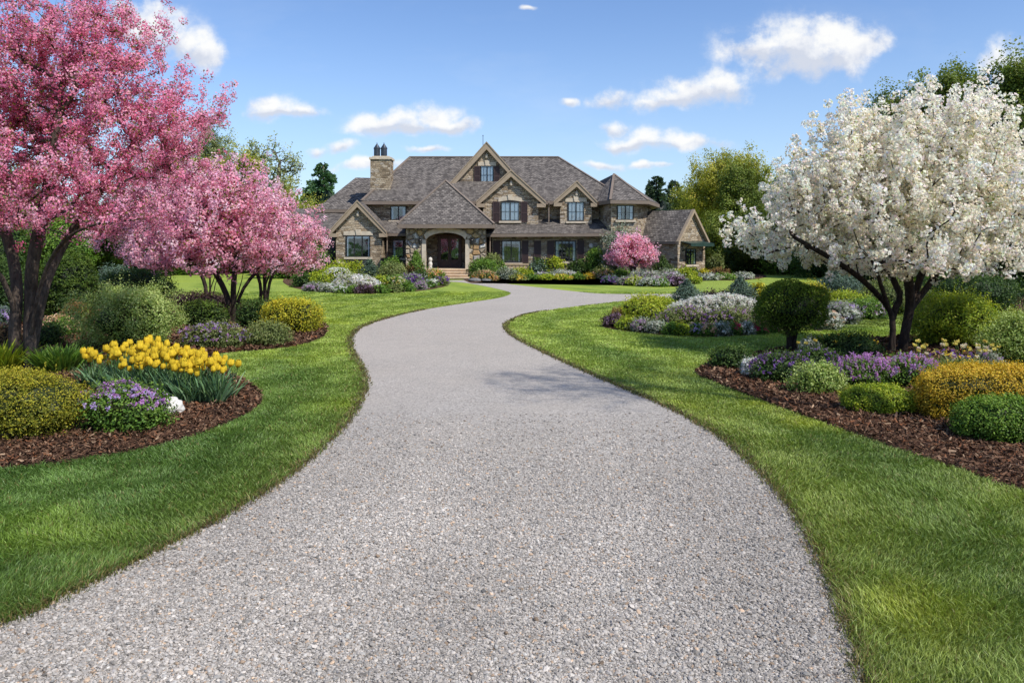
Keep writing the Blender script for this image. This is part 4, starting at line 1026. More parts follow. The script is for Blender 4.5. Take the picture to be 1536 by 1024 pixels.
def shrub(label, px0, px1, ytop, ybase, pal='green', style='mound', name='shrub', cat='shrub', depth=1.0, leaf=None, flower=None, fn=60, fsize=.03, ftop=.5, tipglow=.35, dens=1.0, spike=False, Y=None, group=None, fpet=7, fspread=1.0, core=.8):
    """a plant filling the photo box px0..px1, ytop..ybase, standing on the ground at the depth of ybase"""
    g = rng_of(label); Yb = Y or G(0, ybase)[1]; k = Yb / FPX
    rx = (px1 - px0) / 2 * k; H = (ybase - ytop) * k; ry = max(rx * depth, .05)
    y = Yb + ry * .85; fc = facade((px0 + px1) / 2)
    if fc and y + ry > fc: y = fc - ry - .05
    k = y / FPX; x = ((px0 + px1) / 2 - CX) * k; rx = (px1 - px0) / 2 * k; H = max(.12, HC - (ytop - HY) * k) * (.90 if fc else 1)
    p3 = tuple(GREEN[pal])
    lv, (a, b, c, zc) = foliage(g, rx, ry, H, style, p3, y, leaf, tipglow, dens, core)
    if not flower:
        return tag(lv.build(name, M['leaf'], None, (x, y, 0)), label, cat, group)
    root = tag(empty(name, (x, y, 0)), label, cat, group)
    lv.build('foliage', M['leaf'], root)
    fl = Leaves()
    for fcol, share in (flower if isinstance(flower, (list, tuple)) else [(flower, 1.0)]):
        m = int(fn * share)
        q, d, _ = surf_points(m * 3, (a, b, c), g, STYLE[style]['sq'], .93, STYLE[style]['lump'], zc, H)
        q = q[(d[:, 2] > ftop - 1) & (q[:, 2] > H * ftop)][:m]
        if len(q) == 0: continue
        d = unit((q - np.array([0, 0, zc * H])) / np.array((a, b, c)))
        q = q + d * fsize * .5
        fs = max(fsize, 1.7 * y / 800)
        if spike:
            kk = 6; L = g.uniform(.10, .2, len(q)) * H
            up = unit(np.array([0, 0, 1.]) + d * .35 + g.normal(0, .12, d.shape))
            pts = np.repeat(q, kk, 0) + np.repeat(up, kk, 0) * (np.tile(np.linspace(0, 1, kk), len(q))[:, None] * np.repeat(L, kk)[:, None])
            blossoms(fl, pts, np.repeat(up, kk, 0), g, PET[fcol], fs * .8, 3)
        else: blossoms(fl, q, d, g, PET[fcol], fs, fpet, fspread)
    tag(fl.build('blossom', M['petal'], root), kind='stuff')
    return root

def straps(label, px0, px1, ytop, ybase, pal='strap', name='leafy_plant', cat='plant', n=420, w=.012, flower=None, fn=30, fsize=.03, depth=.6, group=None, bend=.35):
    """upright strap-leaved clump (day lilies, irises, daffodils)"""
    g = rng_of(label); Yb = G(0, ybase)[1]; k = Yb / FPX
    rx = (px1 - px0) / 2 * k; H = (ybase - ytop) * k * 1.05; ry = rx * depth
    y = Yb + ry * .8; k = y / FPX; x = ((px0 + px1) / 2 - CX) * k; rx = (px1 - px0) / 2 * k; H = max(.1, HC - (ytop - HY) * k); lv = Leaves()
    a = g.uniform(0, 2 * np.pi, n); r = np.sqrt(g.random(n)); b = np.stack([np.cos(a) * r * rx * .85, np.sin(a) * r * ry * .85, np.zeros(n)], 1)
    d = np.array([0, 0, 1.]) + np.stack([np.cos(a) * r * .3, np.sin(a) * r * .3, 0 * a], 1) + g.normal(0, .16, (n, 3))
    L = H * g.uniform(.65, 1.08, n)
    lv.blades(b, d, L, max(w, .8 * y / 800), palette(GREEN[pal], g.uniform(.25, 1, n), g), bend * g.uniform(.3, 1.2, n), g)
    if not flower: return tag(lv.build(name, M['leaf'], None, (x, y, 0)), label, cat, group)
    root = tag(empty(name, (x, y, 0)), label, cat, group); lv.build('foliage', M['leaf'], root); fl = Leaves()
    for fcol, share in (flower if isinstance(flower, (list, tuple)) else [(flower, 1.0)]):
        m = int(fn * share); a = g.uniform(0, 2 * np.pi, m); r = np.sqrt(g.random(m))
        q = np.stack([np.cos(a) * r * rx, np.sin(a) * r * ry, H * g.uniform(.86, 1.06, m)], 1)
        blossoms(fl, q, np.tile([0, 0, 1.], (m, 1)), g, PET[fcol], max(fsize, 1.6 * y / 800), 9)
    tag(fl.build('blossom', M['petal'], root), kind='stuff'); return root

# ------------------------------------------------------------------ tulips, one by one
def make_tulips():
    g = np.random.default_rng(3); protos = []
    for v in range(5):
        t = empty('tulip', (0, 0, 0)); H = .42 + .04 * v / 4
        # bloom: six overlapping petals forming a cup
        L = Leaves(); V = []; F = []; C = []; nu, nv = 18, 7; r0 = .036 + .004 * (v % 3); hh = .092 + .010 * (v % 2)
        prof = [.18, .74, 1.0, 1.03, .97, .82, .52 + .09 * (v % 3)]
        for j in range(nv):
            for i in range(nu):
                th = 2 * math.pi * i / nu; pt = math.cos(3 * th) ; pet = math.cos(6 * th / 2 + (math.pi if i % 6 >= 3 else 0))
                rr = r0 * prof[j] * (1 + .10 * math.cos(3 * th) * (j / nv) + .05 * g.normal()); z = hh * j / (nv - 1)
                if j == nv - 1: z += .008 * math.cos(6 * th) + g.normal() * .003
                V.append((rr * math.cos(th), rr * math.sin(th), H + z))
                s = .74 + .26 * math.cos(3 * th) ** 2; base = np.array([.91, .70, .05]) if j > 1 else np.array([.66, .56, .06]); C.append(base * s * (1.0 + .05 * v - .08))
        for j in range(nv - 1):
            for i in range(nu): F.append((j * nu + i, j * nu + (i + 1) % nu, (j + 1) * nu + (i + 1) % nu, (j + 1) * nu + i))
        L.V.append(np.array(V)); L.C.append(np.array(C)); L.F.append(np.array(F)); L.n = len(V)
        L.blob((0, 0, H + hh * .5), (r0 * .75, r0 * .75, hh * .42), np.array([.55, .33, .01]), g, nu=8, nv=5)
        o = L.build('bloom', M['petal'], t)
        m = MB(); m.tube([(0, 0, 0), (.004 * v - .008, .004, H * .5), (0, 0, H + .006)], .005, 6)
        L = Leaves(); n0 = len(m.v); L.V.append(np.array(m.v)); L.C.append(np.tile([.10, .19, .05], (n0, 1)))
        L.F.append(np.array([f for f in m.f if len(f) == 4])); L.n = n0; L.build('stem', M['leaf'], t)
        L = Leaves(); k = 14; a = g.uniform(0, 2 * np.pi, k)
        b = np.stack([np.cos(a) * .03, np.sin(a) * .03, 0 * a], 1); d = np.array([0, 0, 1.]) + np.stack([np.cos(a) * .22, np.sin(a) * .22, 0 * a], 1)
        L.blades(b, d, g.uniform(.26, .44, k), .0105, palette(((.045, .10, .045), (.10, .19, .085), (.20, .31, .16)), g.uniform(.1, 1, k), g), g.uniform(.1, .45, k), g)
        L.build('foliage', M['leaf'], t); protos.append(t)
    lab, grp = 'yellow tulip with long grey green leaves in the curved tulip drift by the lawn edge', 'yellow tulips in the left front bed'
    # drift runs from back left to front right
    line = np.array([G(112, 586), G(180, 596), G(255, 606), G(322, 613)]); seg = np.linspace(0, 1, len(line))
    for i in range(205):
        u = g.random() ** .95; b = g.random()
        x = np.interp(u, seg, line[:, 0]) + g.normal() * .04; y = np.interp(u, seg, line[:, 1]) + b * (1.45 - .85 * u) + g.normal() * .04
        if i < 5: t = protos[i]; kids = []
        else:
            src = protos[i % 5]; t = src.copy(); COL.objects.link(t)
            for ch in src.children:
                c = ch.copy(); COL.objects.link(c); c.parent = t
        t.location = (x, y, .01); t.rotation_euler = (g.normal() * .11, g.normal() * .11, g.uniform(0, 6.28)); s = g.uniform(.80, 1.18); t.scale = (s, s, s)
        tag(t, lab, 'tulip', grp)

def daffodils():
    g = np.random.default_rng(8); cols = [('pale yellow tulip on a thin stem behind the clipped gold hedge under the white tree', 'yellow', 'pale yellow tulips behind the gold hedge'), ('cream tulip on a thin stem behind the clipped gold hedge under the white tree', 'cream', 'cream tulips behind the gold hedge')]
    protos = []
    for lab, c, grp in cols:
        t = empty('tulip', (0, 0, 0)); L = Leaves(); H = .46; k = 30
        a = g.uniform(0, 6.28, k); q = np.stack([np.cos(a) * .018, np.sin(a) * .018, H + g.uniform(0, .03, k)], 1)
        pal = ((.80, .70, .18), (.84, .76, .26), (.78, .62, .12)) if c == 'yellow' else PET['cream']
        L.leaves(q, np.stack([np.cos(a) * .45, np.sin(a) * .45, np.ones(k)], 1), g.uniform(.04, .06, k), .018, palette(pal, g.random(k), g, .08), g, .4, 1.0)
        L.build('bloom', M['petal'], t); m = MB(); m.tube([(0, 0, 0), (.01, 0, H * .5), (0, 0, H + .02)], .005, 5)
        L = Leaves(); L.V.append(np.array(m.v)); L.C.append(np.tile([.09, .17, .04], (len(m.v), 1))); L.F.append(np.array([f for f in m.f if len(f) == 4])); L.n = len(m.v); L.build('stem', M['leaf'], t)
        protos.append((t, lab, grp))
    used = set()
    for i in range(34):
        j = 0 if g.random() < .6 else 1; src, lab, grp = protos[j]
        px = g.uniform(1368, 1505) if g.random() < .85 else g.uniform(1200, 1235); py = g.uniform(552, 566) if px > 1300 else g.uniform(543, 549)
        if j in used:
            t = src.copy(); COL.objects.link(t)
            for ch in src.children: c = ch.copy(); COL.objects.link(c); c.parent = t
        else: t = src; used.add(j)
        x, y = G(px, py); t.location = (x, y, 0); t.rotation_euler = (g.normal() * .1, g.normal() * .1, g.uniform(0, 6)); s = g.uniform(.7, .95); t.scale = (s,) * 3
        tag(t, lab, 'tulip', grp)
# ------------------------------------------------------------------ trees
def grow(stems, targets, g, up=.25, seg=.3, jit=.05, pen=.8):
    """branch skeleton: stems are polylines, every target is reached by a curved branch from the best node. Returns nodes, parents, chains"""
    pos = []; par = []; dr = []; chains = []
    for s in stems:
        s = np.array(s, float); n = max(2, int(np.sum(np.linalg.norm(np.diff(s, axis=0), axis=1)) / seg)); q = smooth(s, 6); t = np.linspace(0, len(q) - 1, n + 1)
        q = np.stack([np.interp(t, np.arange(len(q)), q[:, i]) for i in range(3)], 1); ch = []
        for i, p in enumerate(q):
            d = q[min(i + 1, n)] - q[max(i - 1, 0)]; pos.append(p); dr.append(d / np.linalg.norm(d)); par.append(len(pos) - 2 if i else -1); ch.append(len(pos) - 1)
        chains.append(ch)
    nstem = len(pos); base = {c[0] for c in chains}
    order = np.argsort([np.min(np.linalg.norm(np.array(pos) - t, axis=1)) for t in targets])
    cap = nstem + 40 * len(targets); PA = np.zeros((cap, 3)); DA = np.zeros((cap, 3)); PA[:nstem] = pos; DA[:nstem] = dr; n = nstem; skip = {c[0] for c in chains} | {c[1] for c in chains}
    ok = np.ones(cap, bool)
    for c in chains:
        for i in c[:max(1, len(c) // 3)]: ok[i] = False
    for k in order:
        t = targets[k]; v = t - PA[:n]; d = np.linalg.norm(v, axis=1) + 1e-6
        cs = np.sum(v * DA[:n], 1) / d
        cost = d * (1.35 - .45 * cs) + pen * np.maximum(0, PA[:n, 2] - t[2]) + np.where(ok[:n], 0, 1e6)
        i = int(np.argmin(cost)); D = d[i]; p0 = PA[i]; p1 = p0 + DA[i] * D * .35 + np.array([0, 0, up * D * .3]); m = max(2, int(D / seg)); ch = [i]
        for j in range(1, m + 1):
            s = j / m; q = (1 - s) ** 2 * p0 + 2 * s * (1 - s) * p1 + s * s * t + g.normal(0, jit * D / m, 3) * (s < 1)
            PA[n] = q; dd = q - PA[ch[-1]]; DA[n] = dd / (np.linalg.norm(dd) + 1e-9); par.append(ch[-1]); ch.append(n); n += 1
        chains.append(ch)
    return PA[:n], np.array(par), chains, nstem

def tubes(PA, par, chains, nst, nstems, r_trunk, r_tip, taper_top=.35, sides=(9, 6, 4)):
    n = len(PA); cnt = np.zeros(n)
    for c in chains[nstems:]: cnt[c[-1]] += 1
    for i in range(n - 1, -1, -1):
        if par[i] >= 0: cnt[par[i]] += cnt[i]
    mx = max(cnt.max(), 2); ex = math.log(r_trunk / r_tip) / math.log(mx); rad = r_tip * np.maximum(cnt, 1) ** ex
    V = []; F = []; nv = 0
    for ci, c in enumerate(chains):
        P_ = PA[c]; r = rad[c].copy()
        if ci >= nstems: r[0] = min(r[0], r[1] * 1.15)
        else:
            z = P_[:, 2] - P_[0, 2]; r = np.maximum(r, r_trunk * .35 * (1 - np.linspace(0, 1, len(r)))); r *= 1 + (.35 * np.exp(-z / (r_trunk * 1.6)) if P_[0, 2] < .2 else 0)
        k = sides[0] if ci < nstems else (sides[1] if r[0] > .02 else sides[2])
        T = np.gradient(P_, axis=0); T = unit(T); ref = np.array([.31, .83, .46]); X = unit(np.cross(T, ref)); Yv = np.cross(T, X)
        a = np.linspace(0, 2 * np.pi, k, endpoint=False)
        ring = P_[:, None, :] + (X[:, None, :] * np.cos(a)[None, :, None] + Yv[:, None, :] * np.sin(a)[None, :, None]) * r[:, None, None]
        if ci < nstems: ring = ring + (X[:, None, :] * np.cos(a)[None, :, None] + Yv[:, None, :] * np.sin(a)[None, :, None]) * (r[:, None, None] * .13 * np.sin(3 * a + ci)[None, :, None])
        m = len(c); V.append(ring.reshape(-1, 3)); i = nv + np.arange(m * k).reshape(m, k)
        F.append(np.stack([i[:-1], np.roll(i, -1, 1)[:-1], np.roll(i, -1, 1)[1:], i[1:]], -1).reshape(-1, 4)); nv += m * k
    return np.concatenate(V), F

def lobe_points(lobes, n, g, shell=.42):
    w = np.array([a * b * c for (_, _, _, a, b, c) in lobes]); w = w / w.sum(); out = []
    for i in g.choice(len(lobes), n, p=w):
        x, y, z, a, b, c = lobes[i]; d = unit(g.normal(size=3)); out.append(np.array([x, y, z]) + d * g.random() ** shell * np.array([a, b, c]))
    return np.array(out)

def tree(name, label, base, stems, lobes, ntarget, r_trunk, r_tip=.006, bark='bark', mat='petal', pal=None, pal2=None, mix2=0., L=.045, asp=.42, per=20, spread=.07, every=.12, frac=.45,
         sprout=0., sprout_len=.4, ball=.45, njit=.45, group=None, seg=.3, up=.25, shell=.42, jitter=.06, seed=None, pen=.8, shade=.5, cat='tree', zmin=None, tall=1.0):
    g = rng_of(label if seed is None else seed); X0, Y0 = base
    root = tag(empty(name, (X0, Y0, 0)), label, cat, group)
    T = lobe_points(lobes, ntarget, g, shell)
    if zmin is not None: T = T[T[:, 2] > zmin]
    PA, par, chains, nst = grow(stems, T, g, up, seg, jitter, pen); ns = len(stems)
    V, F = tubes(PA, par, chains, nst, ns, r_trunk, r_tip)
    cen = np.array([np.average([l[i] for l in lobes], weights=[l[3] * l[4] * l[5] for l in lobes]) for i in range(3)])
    pts = []; wt = []
    for c in chains[ns:]:
        q = PA[c]; seglen = np.linalg.norm(np.diff(q, axis=0), axis=1); s = np.concatenate([[0], np.cumsum(seglen)]); tot = s[-1]; st = max(tot * (1 - frac), tot - 1.6); m = max(2, int((tot - st) / every))
        for d in np.linspace(st, tot, m): pts.append([np.interp(d, s, q[:, i]) for i in range(3)])
    twV = []; 
    if sprout:
        o = [c for c in chains[ns:] if g.random() < sprout]
        for c in o:
            p = PA[c[-1]]; out = p - cen; out = out / (np.linalg.norm(out) + 1e-6); d = unit(out * .55 + np.array([0, 0, .9]) + g.normal(0, .18, 3)); l = sprout_len * g.uniform(.5, 1.25); m = max(2, int(l / every))
            e = p + d * l; side = unit(np.cross(d, [.3, .8, .2])); sd2 = np.cross(d, side); rr = r_tip * .8
            b = [p + side * rr, p - side * rr * .5 + sd2 * rr, p - side * rr * .5 - sd2 * rr, e]; i = len(V) + len(twV) * 0
            twV.append(np.array(b))
            for t in np.linspace(.15, 1, m): pts.append(list(p + d * l * t))
    if twV:
        k = len(V); V = np.concatenate([V] + twV); tri = []
        for j in range(len(twV)): b = k + 4 * j; tri += [(b, b + 1, b + 3), (b + 1, b + 2, b + 3), (b + 2, b, b + 3)]
        F = F + [np.array(tri)]
    me = np_mesh('trunk', V - np.array([X0, Y0, 0]), F, smooth=True); link('trunk', me, M[bark], root)
    pts = np.array(pts); n = len(pts); lv = Leaves()
    sz = g.uniform(.55, 1.45, n); k = np.maximum(1, (per * sz).astype(int)); idx = np.repeat(np.arange(n), k)
    off = unit(g.normal(size=(len(idx), 3))) * (g.random(len(idx)) ** ball)[:, None] * (spread * sz[idx])[:, None]
    off[:, 2] *= tall
    pp = pts[idx] + off; ax = unit(off) * .8 + g.normal(0, .6, off.shape)
    ext = np.array([max(abs(l[i] - cen[i]) + l[3 + i] for l in lobes) for i in range(3)])
    rel = np.linalg.norm((pp - cen) / ext, axis=1)
    ct = g.normal(0, .20, n)[idx]; tone = .45 + ct + g.normal(0, .10, len(idx)) + shade * (rel - .6) + .10 * off[:, 2] / (spread * sz[idx])  # shading put into the tone: inner crown darker, clump tops lighter
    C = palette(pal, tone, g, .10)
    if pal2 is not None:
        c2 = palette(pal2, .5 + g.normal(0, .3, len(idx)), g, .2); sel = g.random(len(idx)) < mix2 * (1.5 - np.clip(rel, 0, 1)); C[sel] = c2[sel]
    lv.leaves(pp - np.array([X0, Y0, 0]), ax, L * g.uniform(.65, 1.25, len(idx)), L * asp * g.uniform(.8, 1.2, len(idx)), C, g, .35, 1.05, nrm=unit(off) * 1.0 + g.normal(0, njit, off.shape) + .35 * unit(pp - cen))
    lv.build('crown', M[mat], root)
    return root

def px_lobes(Y, *ls):
    """lobes as (column, row, half width, half height[, depth offset, half depth]) seen at depth Y"""
    k = Y / FPX; out = []
    for l in ls:
        cx, cy, a, b = l[:4]; dy = l[4] if len(l) > 4 else 0; c = l[5] if len(l) > 5 else a * k
        Yl = Y + dy; kk = Yl / FPX
        out.append(((cx - CX) * kk, Yl, HC - (cy - HY) * kk, a * kk, c, b * kk))
    return out

def pstem(Y, *pts): return [P(p[0], p[1], Y + (p[2] if len(p) > 2 else 0)) for p in pts]

def copy_tree(o, loc, rz, sc, label):
    c = o.copy(); COL.objects.link(c); c.location = loc; c.rotation_euler = (0, 0, rz); c.scale = sc; c['label'] = label
    for ch in o.children:
        d = ch.copy(); COL.objects.link(d); d.parent = c
    return c

PINK = ((.62, .12, .24), (.93, .36, .53), (.97, .62, .73))
PINKL = ((.74, .25, .38), (.96, .52, .65), (.98, .75, .82))
WHITE = ((.86, .83, .66), (.95, .93, .83), (.97, .965, .92))
YOUNG = ((.09, .075, .016), (.20, .17, .035), (.30, .29, .07))
FRESH = ((.06, .09, .015), (.16, .22, .04), (.28, .32, .08))

def blossom_trees():
    # ---- big pink crabapple at the left
    Y = 12.3; bx, by = P(36, 0, Y)[0], Y
    st = [pstem(Y, (24, 560), (22, 500), (26, 440), (18, 380, .1), (-8, 300, .3), (-30, 210, .4)),
          pstem(Y, (46, 560, -.05), (44, 500), (46, 450), (48, 400, -.2), (62, 330, -.3), (80, 240, -.4), (90, 130, -.5)),
          pstem(Y, (48, 530, .05), (58, 470), (72, 415), (96, 365, .3), (140, 300, .5), (190, 230, .6)),
          pstem(Y, (46, 500, -.08), (57, 440, -.3), (78, 385, -.5), (110, 350, -.9), (150, 335, -1.2)),
          pstem(Y, (26, 480), (8, 425, -.2), (-20, 390, -.4), (-70, 330, -.7))]
    lobes = px_lobes(Y, (60, 190, 215, 150), (30, 60, 190, 130), (200, 215, 135, 95), (120, 290, 130, 70, -.6), (-60, 230, 190, 130), (250, 180, 90, 45, .2), (25, 320, 110, 45, -.8), (130, 80, 110, 80), (200, 330, 100, 45, .5), (290, 190, 75, 38, .1), (200, 60, 50, 60))
    tree('blossom_tree', 'largest pink blossom tree, foremost on the left, several grey trunks in mulch', (bx, by), st, lobes, 1250, .088, .0045, 'bark', 'petal', PINK, YOUNG, .20, L=.031, asp=.55, per=44, spread=.092, every=.19, frac=.62, ball=.25, njit=.3, sprout=.5, sprout_len=.6, group='pink blossom trees', cat='tree', zmin=1.95)
    # ---- middle pink trees
    def mid(label, px, py, Y, lob, nt, tr, sc=1.0, lean=1):
        x = P(px, 0, Y)[0]; b = 365 + 2400 / Y
        s = [pstem(Y, (px - 4, b), (px - 3, b - 30), (px - 14, b - 60, .1), (px - 40, b - 105, .4)),
             pstem(Y, (px + 4, b), (px + 3, b - 35), (px + 4, b - 70, -.2), (px + 10, b - 130, -.3)),
             pstem(Y, (px + 6, b - 6, .1), (px + 12, b - 40, .1), (px + 28, b - 68, .1), (px + 60, b - 100, .2)),
             pstem(Y, (px - 2, b - 14, -.1), (px + 14, b - 60, -.5), (px + 20, b - 90, -1.0))]
        return tree('blossom_tree', label, (x, Y), s, px_lobes(Y, *lob), nt, tr, .006, 'dark_bark', 'petal', PINKL, YOUNG, .16, L=.056, asp=.52, per=24, spread=.12, every=.2, frac=.6, ball=.28, njit=.3, sprout=.4, sprout_len=.45, group='pink blossom trees')
    mid('multi stemmed pink blossom tree rising from the purple flowers beside clipped hedges', 347, 487, 19.7, [(335, 330, 110, 72), (270, 345, 95, 62), (395, 350, 75, 58), (330, 270, 80, 42), (300, 385, 110, 28)], 620, .066)
    mid('pink blossom tree behind the clipped dark hedge, between two other pink trees', 312, 455, 24.5, [(270, 330, 100, 70), (205, 345, 80, 55), (250, 290, 80, 55)], 420, .056)
    mid('pink blossom tree standing behind the bright yellow hedge, nearest to the house gable', 394, 455, 25.6, [(405, 352, 80, 58), (452, 364, 42, 42), (372, 322, 66, 46), (430, 395, 55, 20)], 420, .056)
    # ---- small pink tree at the house
    Y = 43.0; x = P(950, 0, Y)[0]
    s = [pstem(Y, (949, 420), (948, 405), (940, 392, .2), (925, 375)), pstem(Y, (950, 420), (952, 403), (960, 388, -.3), (975, 372)), pstem(Y, (950, 412), (950, 392), (950, 370, .2))]
    tree('blossom_tree', 'small round pink blossom tree in front of the house tower', (x, Y), s, px_lobes(Y, (949, 378, 37, 25), (930, 385, 24, 16), (968, 385, 22, 15), (948, 364, 24, 14)), 330, .10, .008, 'dark_bark', 'petal', PINKL, YOUNG, .1, L=.10, per=12, spread=.15, every=.2, frac=.6, sprout=.3, sprout_len=.35, group='pink blossom trees')
    # ---- white tree
    Y = 14.5; x = P(1345, 0, Y)[0]
    st = [pstem(Y, (1337, 532), (1339, 490), (1333, 462), (1300, 425, -.3), (1255, 392, -.6), (1190, 355, -.8)),
          pstem(Y, (1339, 478, .05), (1344, 460, .1), (1350, 440, .2), (1325, 390, .5), (1290, 320, .8), (1260, 240, .9)),
          pstem(Y, (1353, 532, .05), (1359, 495), (1366, 455), (1362, 410, -.3), (1350, 340, -.4), (1345, 240, -.4)),
          pstem(Y, (1362, 480), (1368, 462), (1392, 430, .1), (1425, 385, .2), (1480, 330, .4)),
          pstem(Y, (1366, 460), (1385, 405, .5), (1410, 330, .9), (1430, 230, 1.0)),
          pstem(Y, (1336, 470), (1322, 430, -.5), (1310, 395, -1.1), (1290, 370, -1.7))]
    lobes = px_lobes(Y, (1350, 320, 205, 100), (1345, 235, 150, 90), (1200, 345, 95, 50), (1500, 330, 110, 80), (1138, 358, 62, 28), (1125, 378, 48, 20), (1225, 290, 80, 55), (1410, 215, 130, 75), (1165, 375, 60, 22), (1285, 270, 110, 75), (1350, 390, 190, 34), (1480, 250, 80, 70))
    tree('blossom_tree', 'wide white blossom tree on dark forked trunks in the right front bed', (x, Y), st, lobes, 1650, .080, .0045, 'dark_bark', 'petal', WHITE, ((.30, .32, .10), (.50, .52, .22), (.66, .66, .36)), .06, L=.052, asp=.55, per=18, spread=.060, every=.115, frac=.66, ball=.14, njit=.22, sprout=.85, sprout_len=.34, cat='tree', shade=.45, zmin=1.38)

def standard_topiary():
    Y = 14.5; x = P(1187, 0, Y)[0]; g = rng_of('ball'); k = Y / FPX; rx, rz = 53 * k, 40 * k; zc = P(0, 461, Y)[2]
    root = tag(empty('topiary_tree', (x, Y, 0)), 'clipped dark green ball shaped tree on a short dark stem in the right bed', 'topiary')
    st = [[(-.05, 0, 0), (-.04, 0, .35), (-.18, .05, .62), (-.35, .1, .85)], [(.02, .03, 0), (.03, .02, .4), (.06, -.1, .75), (.05, -.2, 1.0)], [(.05, 0, .05), (.07, 0, .35), (.22, .02, .6), (.38, .05, .85)]]
    T = unit(g.normal(size=(90, 3))); T[:, 2] = np.abs(T[:, 2]) * np.where(g.random(90) < .5, 1, -1); T = T * np.array([rx, rx, rz]) * .8 + np.array([0, 0, zc])
    PA, par, ch, nst = grow([np.array(s) for s in st], T, g, .1, .15); V, F = tubes(PA, par, ch, nst, 3, .05, .006)
    link('trunk', np_mesh('trunk', V, F, smooth=True), M['dark_bark'], root)
    lv = Leaves(); lv.blob((0, 0, zc + .03), (rx * .80, rx * .80, rz * .74), np.array([.008, .015, .004]), g, 2.2, 20, 12)
    n = 17000; d = unit(g.normal(size=(n, 3))); ph = g.uniform(0, 6, 5); fr = g.normal(0, 4, (5, 3)); lum = 1 + .035 * np.sum(np.sin(d @ fr.T + ph), 1)
    sq = 1 / np.sum(np.abs(d) ** 2.3, 1) ** (1 / 2.3); u = .76 + .24 * g.random(n) ** .6; p = d * (sq * lum * u)[:, None] * np.array([rx, rx, rz]); p[:, 2] += zc
    low = d[:, 2] < -.6; keep = ~(low & (g.random(n) < .6)); p, d, u = p[keep], d[keep], u[keep]
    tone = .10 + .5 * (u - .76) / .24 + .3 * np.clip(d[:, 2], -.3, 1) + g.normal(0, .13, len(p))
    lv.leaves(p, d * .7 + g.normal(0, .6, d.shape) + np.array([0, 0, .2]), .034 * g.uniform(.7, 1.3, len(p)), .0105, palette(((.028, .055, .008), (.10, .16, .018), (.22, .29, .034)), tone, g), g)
    lv.build('crown', M['leaf'], root)

# ------------------------------------------------------------------ trees behind
def leafy(name, label, px, Y, top, half, pal, nt=150, per=26, L=.17, spread=.5, fine=True, low=None, bark='far_bark', lob=None, sparse=False, group='trees behind the garden', seed=None, dens=1.0):
    if not sparse: L *= .72; per = int(per * 2.0)
    x = P(px, 0, Y)[0]; k = Y / FPX; ht = HC - (top - HY) * k; rw = half * k
    zb = ht * .22 if low is None else low
    if lob is None:
        c = (zb + ht) / 2; rz = (ht - zb) / 2; g = rng_of(label)
        lob = [(x, Y, c, rw * .8, rw * .8, rz * .85)] + [(x + g.uniform(-.55, .55) * rw, Y + g.uniform(-.5, .5) * rw, c + g.uniform(-.45, .75) * rz, rw * g.uniform(.3, .55), rw * .45, rz * g.uniform(.25, .42)) for _ in range(9)]
        mz = max(l[2] + l[5] for l in lob); lob = [(a, b, min(c_, ht - e_ * 1.0), d_, f_, e_) for a, b, c_, d_, f_, e_ in lob]
    st = [[(x, Y, 0), (x + .1, Y, ht * .25), (x - .1, Y, ht * .5), (x + .1, Y, ht * .8)], [(x + .05, Y, ht * .15), (x + rw * .25, Y, ht * .4), (x + rw * .45, Y, ht * .65)], [(x - .05, Y, ht * .18), (x - rw * .25, Y, ht * .42), (x - rw * .5, Y, ht * .62)]]
    return tree(name, label, (x, Y), st, lob, nt, .03 * ht * .7, .012 if not sparse else .02, bark, 'leaf', pal, None, 0, L=L, asp=.42, per=per, spread=spread, every=.55, frac=.7, group=group, seg=.8, shade=.9, sprout=.25, sprout_len=.9 if not sparse else .7, seed=seed)

def conifer(label, px, Y, top, half, pal, group='evergreens behind the garden', n=7000, L=.16, base=.04, name='conifer_tree'):
    g = rng_of(label); x = P(px, 0, Y)[0]; k = Y / FPX; H = HC - (top - HY) * k; rw = half * k
    root = tag(empty(name, (x, Y, 0)), label, 'tree', group)
    m = MB(); m.lathe((0, 0, 0), [(.028 * H, 0), (.02 * H, H * .4), (.006 * H, H * .98)], 8); m.build('trunk', M['far_bark'], root)
    lv = Leaves(); lv_p = []; lv_a = []; tone = []
    nb = int(170)
    for i in range(nb):
        t = (i + g.random()) / nb; z = H * (base + (1 - base) * t); r = rw * ((1 - t) ** .62 + .05) * g.uniform(.6, 1.12); a = g.uniform(0, 2 * np.pi); q = int(n / nb * (1.6 - 1.2 * t)); s = np.sqrt(g.random(q))
        d = np.array([np.cos(a), np.sin(a)]); wd = g.normal(0, .13, q) * r * (1.1 - s * .6)
        p = np.stack([d[0] * s * r - d[1] * wd, d[1] * s * r + d[0] * wd, z + r * (.16 * s - .30 * s ** 2) + g.normal(0, .05, q) * r], 1)
        lv_p.append(p); lv_a.append(np.stack([d[0] + g.normal(0, .5, q), d[1] + g.normal(0, .5, q), .15 + g.normal(0, .5, q)], 1)); tone.append(.1 + .55 * s + g.normal(0, .15, q))
    p = np.concatenate(lv_p); p[:, 2] = np.clip(p[:, 2], .05, H); lv.leaves(p, np.concatenate(lv_a), L * g.uniform(.7, 1.3, len(p)), L * .30, palette(pal, np.concatenate(tone), g), g)
    lv.blob((0, 0, H * .40), (rw * .42, rw * .42, H * .38), np.array(pal[0]) * .6, g, 1.8)
    lv.build('crown', M['leaf'], root); return root

SPRING = ((.08, .10, .018), (.22, .26, .04), (.40, .41, .07)); SUMMER = ((.045, .07, .014), (.125, .175, .026), (.24, .29, .05)); DEEP = ((.014, .027, .008), (.045, .075, .016), (.10, .14, .026)); PALE = ((.15, .18, .07), (.30, .34, .14), (.42, .46, .21)); BLUEG = ((.020, .038, .026), (.06, .098, .06), (.12, .18, .10)); NEWG = ((.12, .14, .02), (.34, .35, .045), (.52, .48, .07))

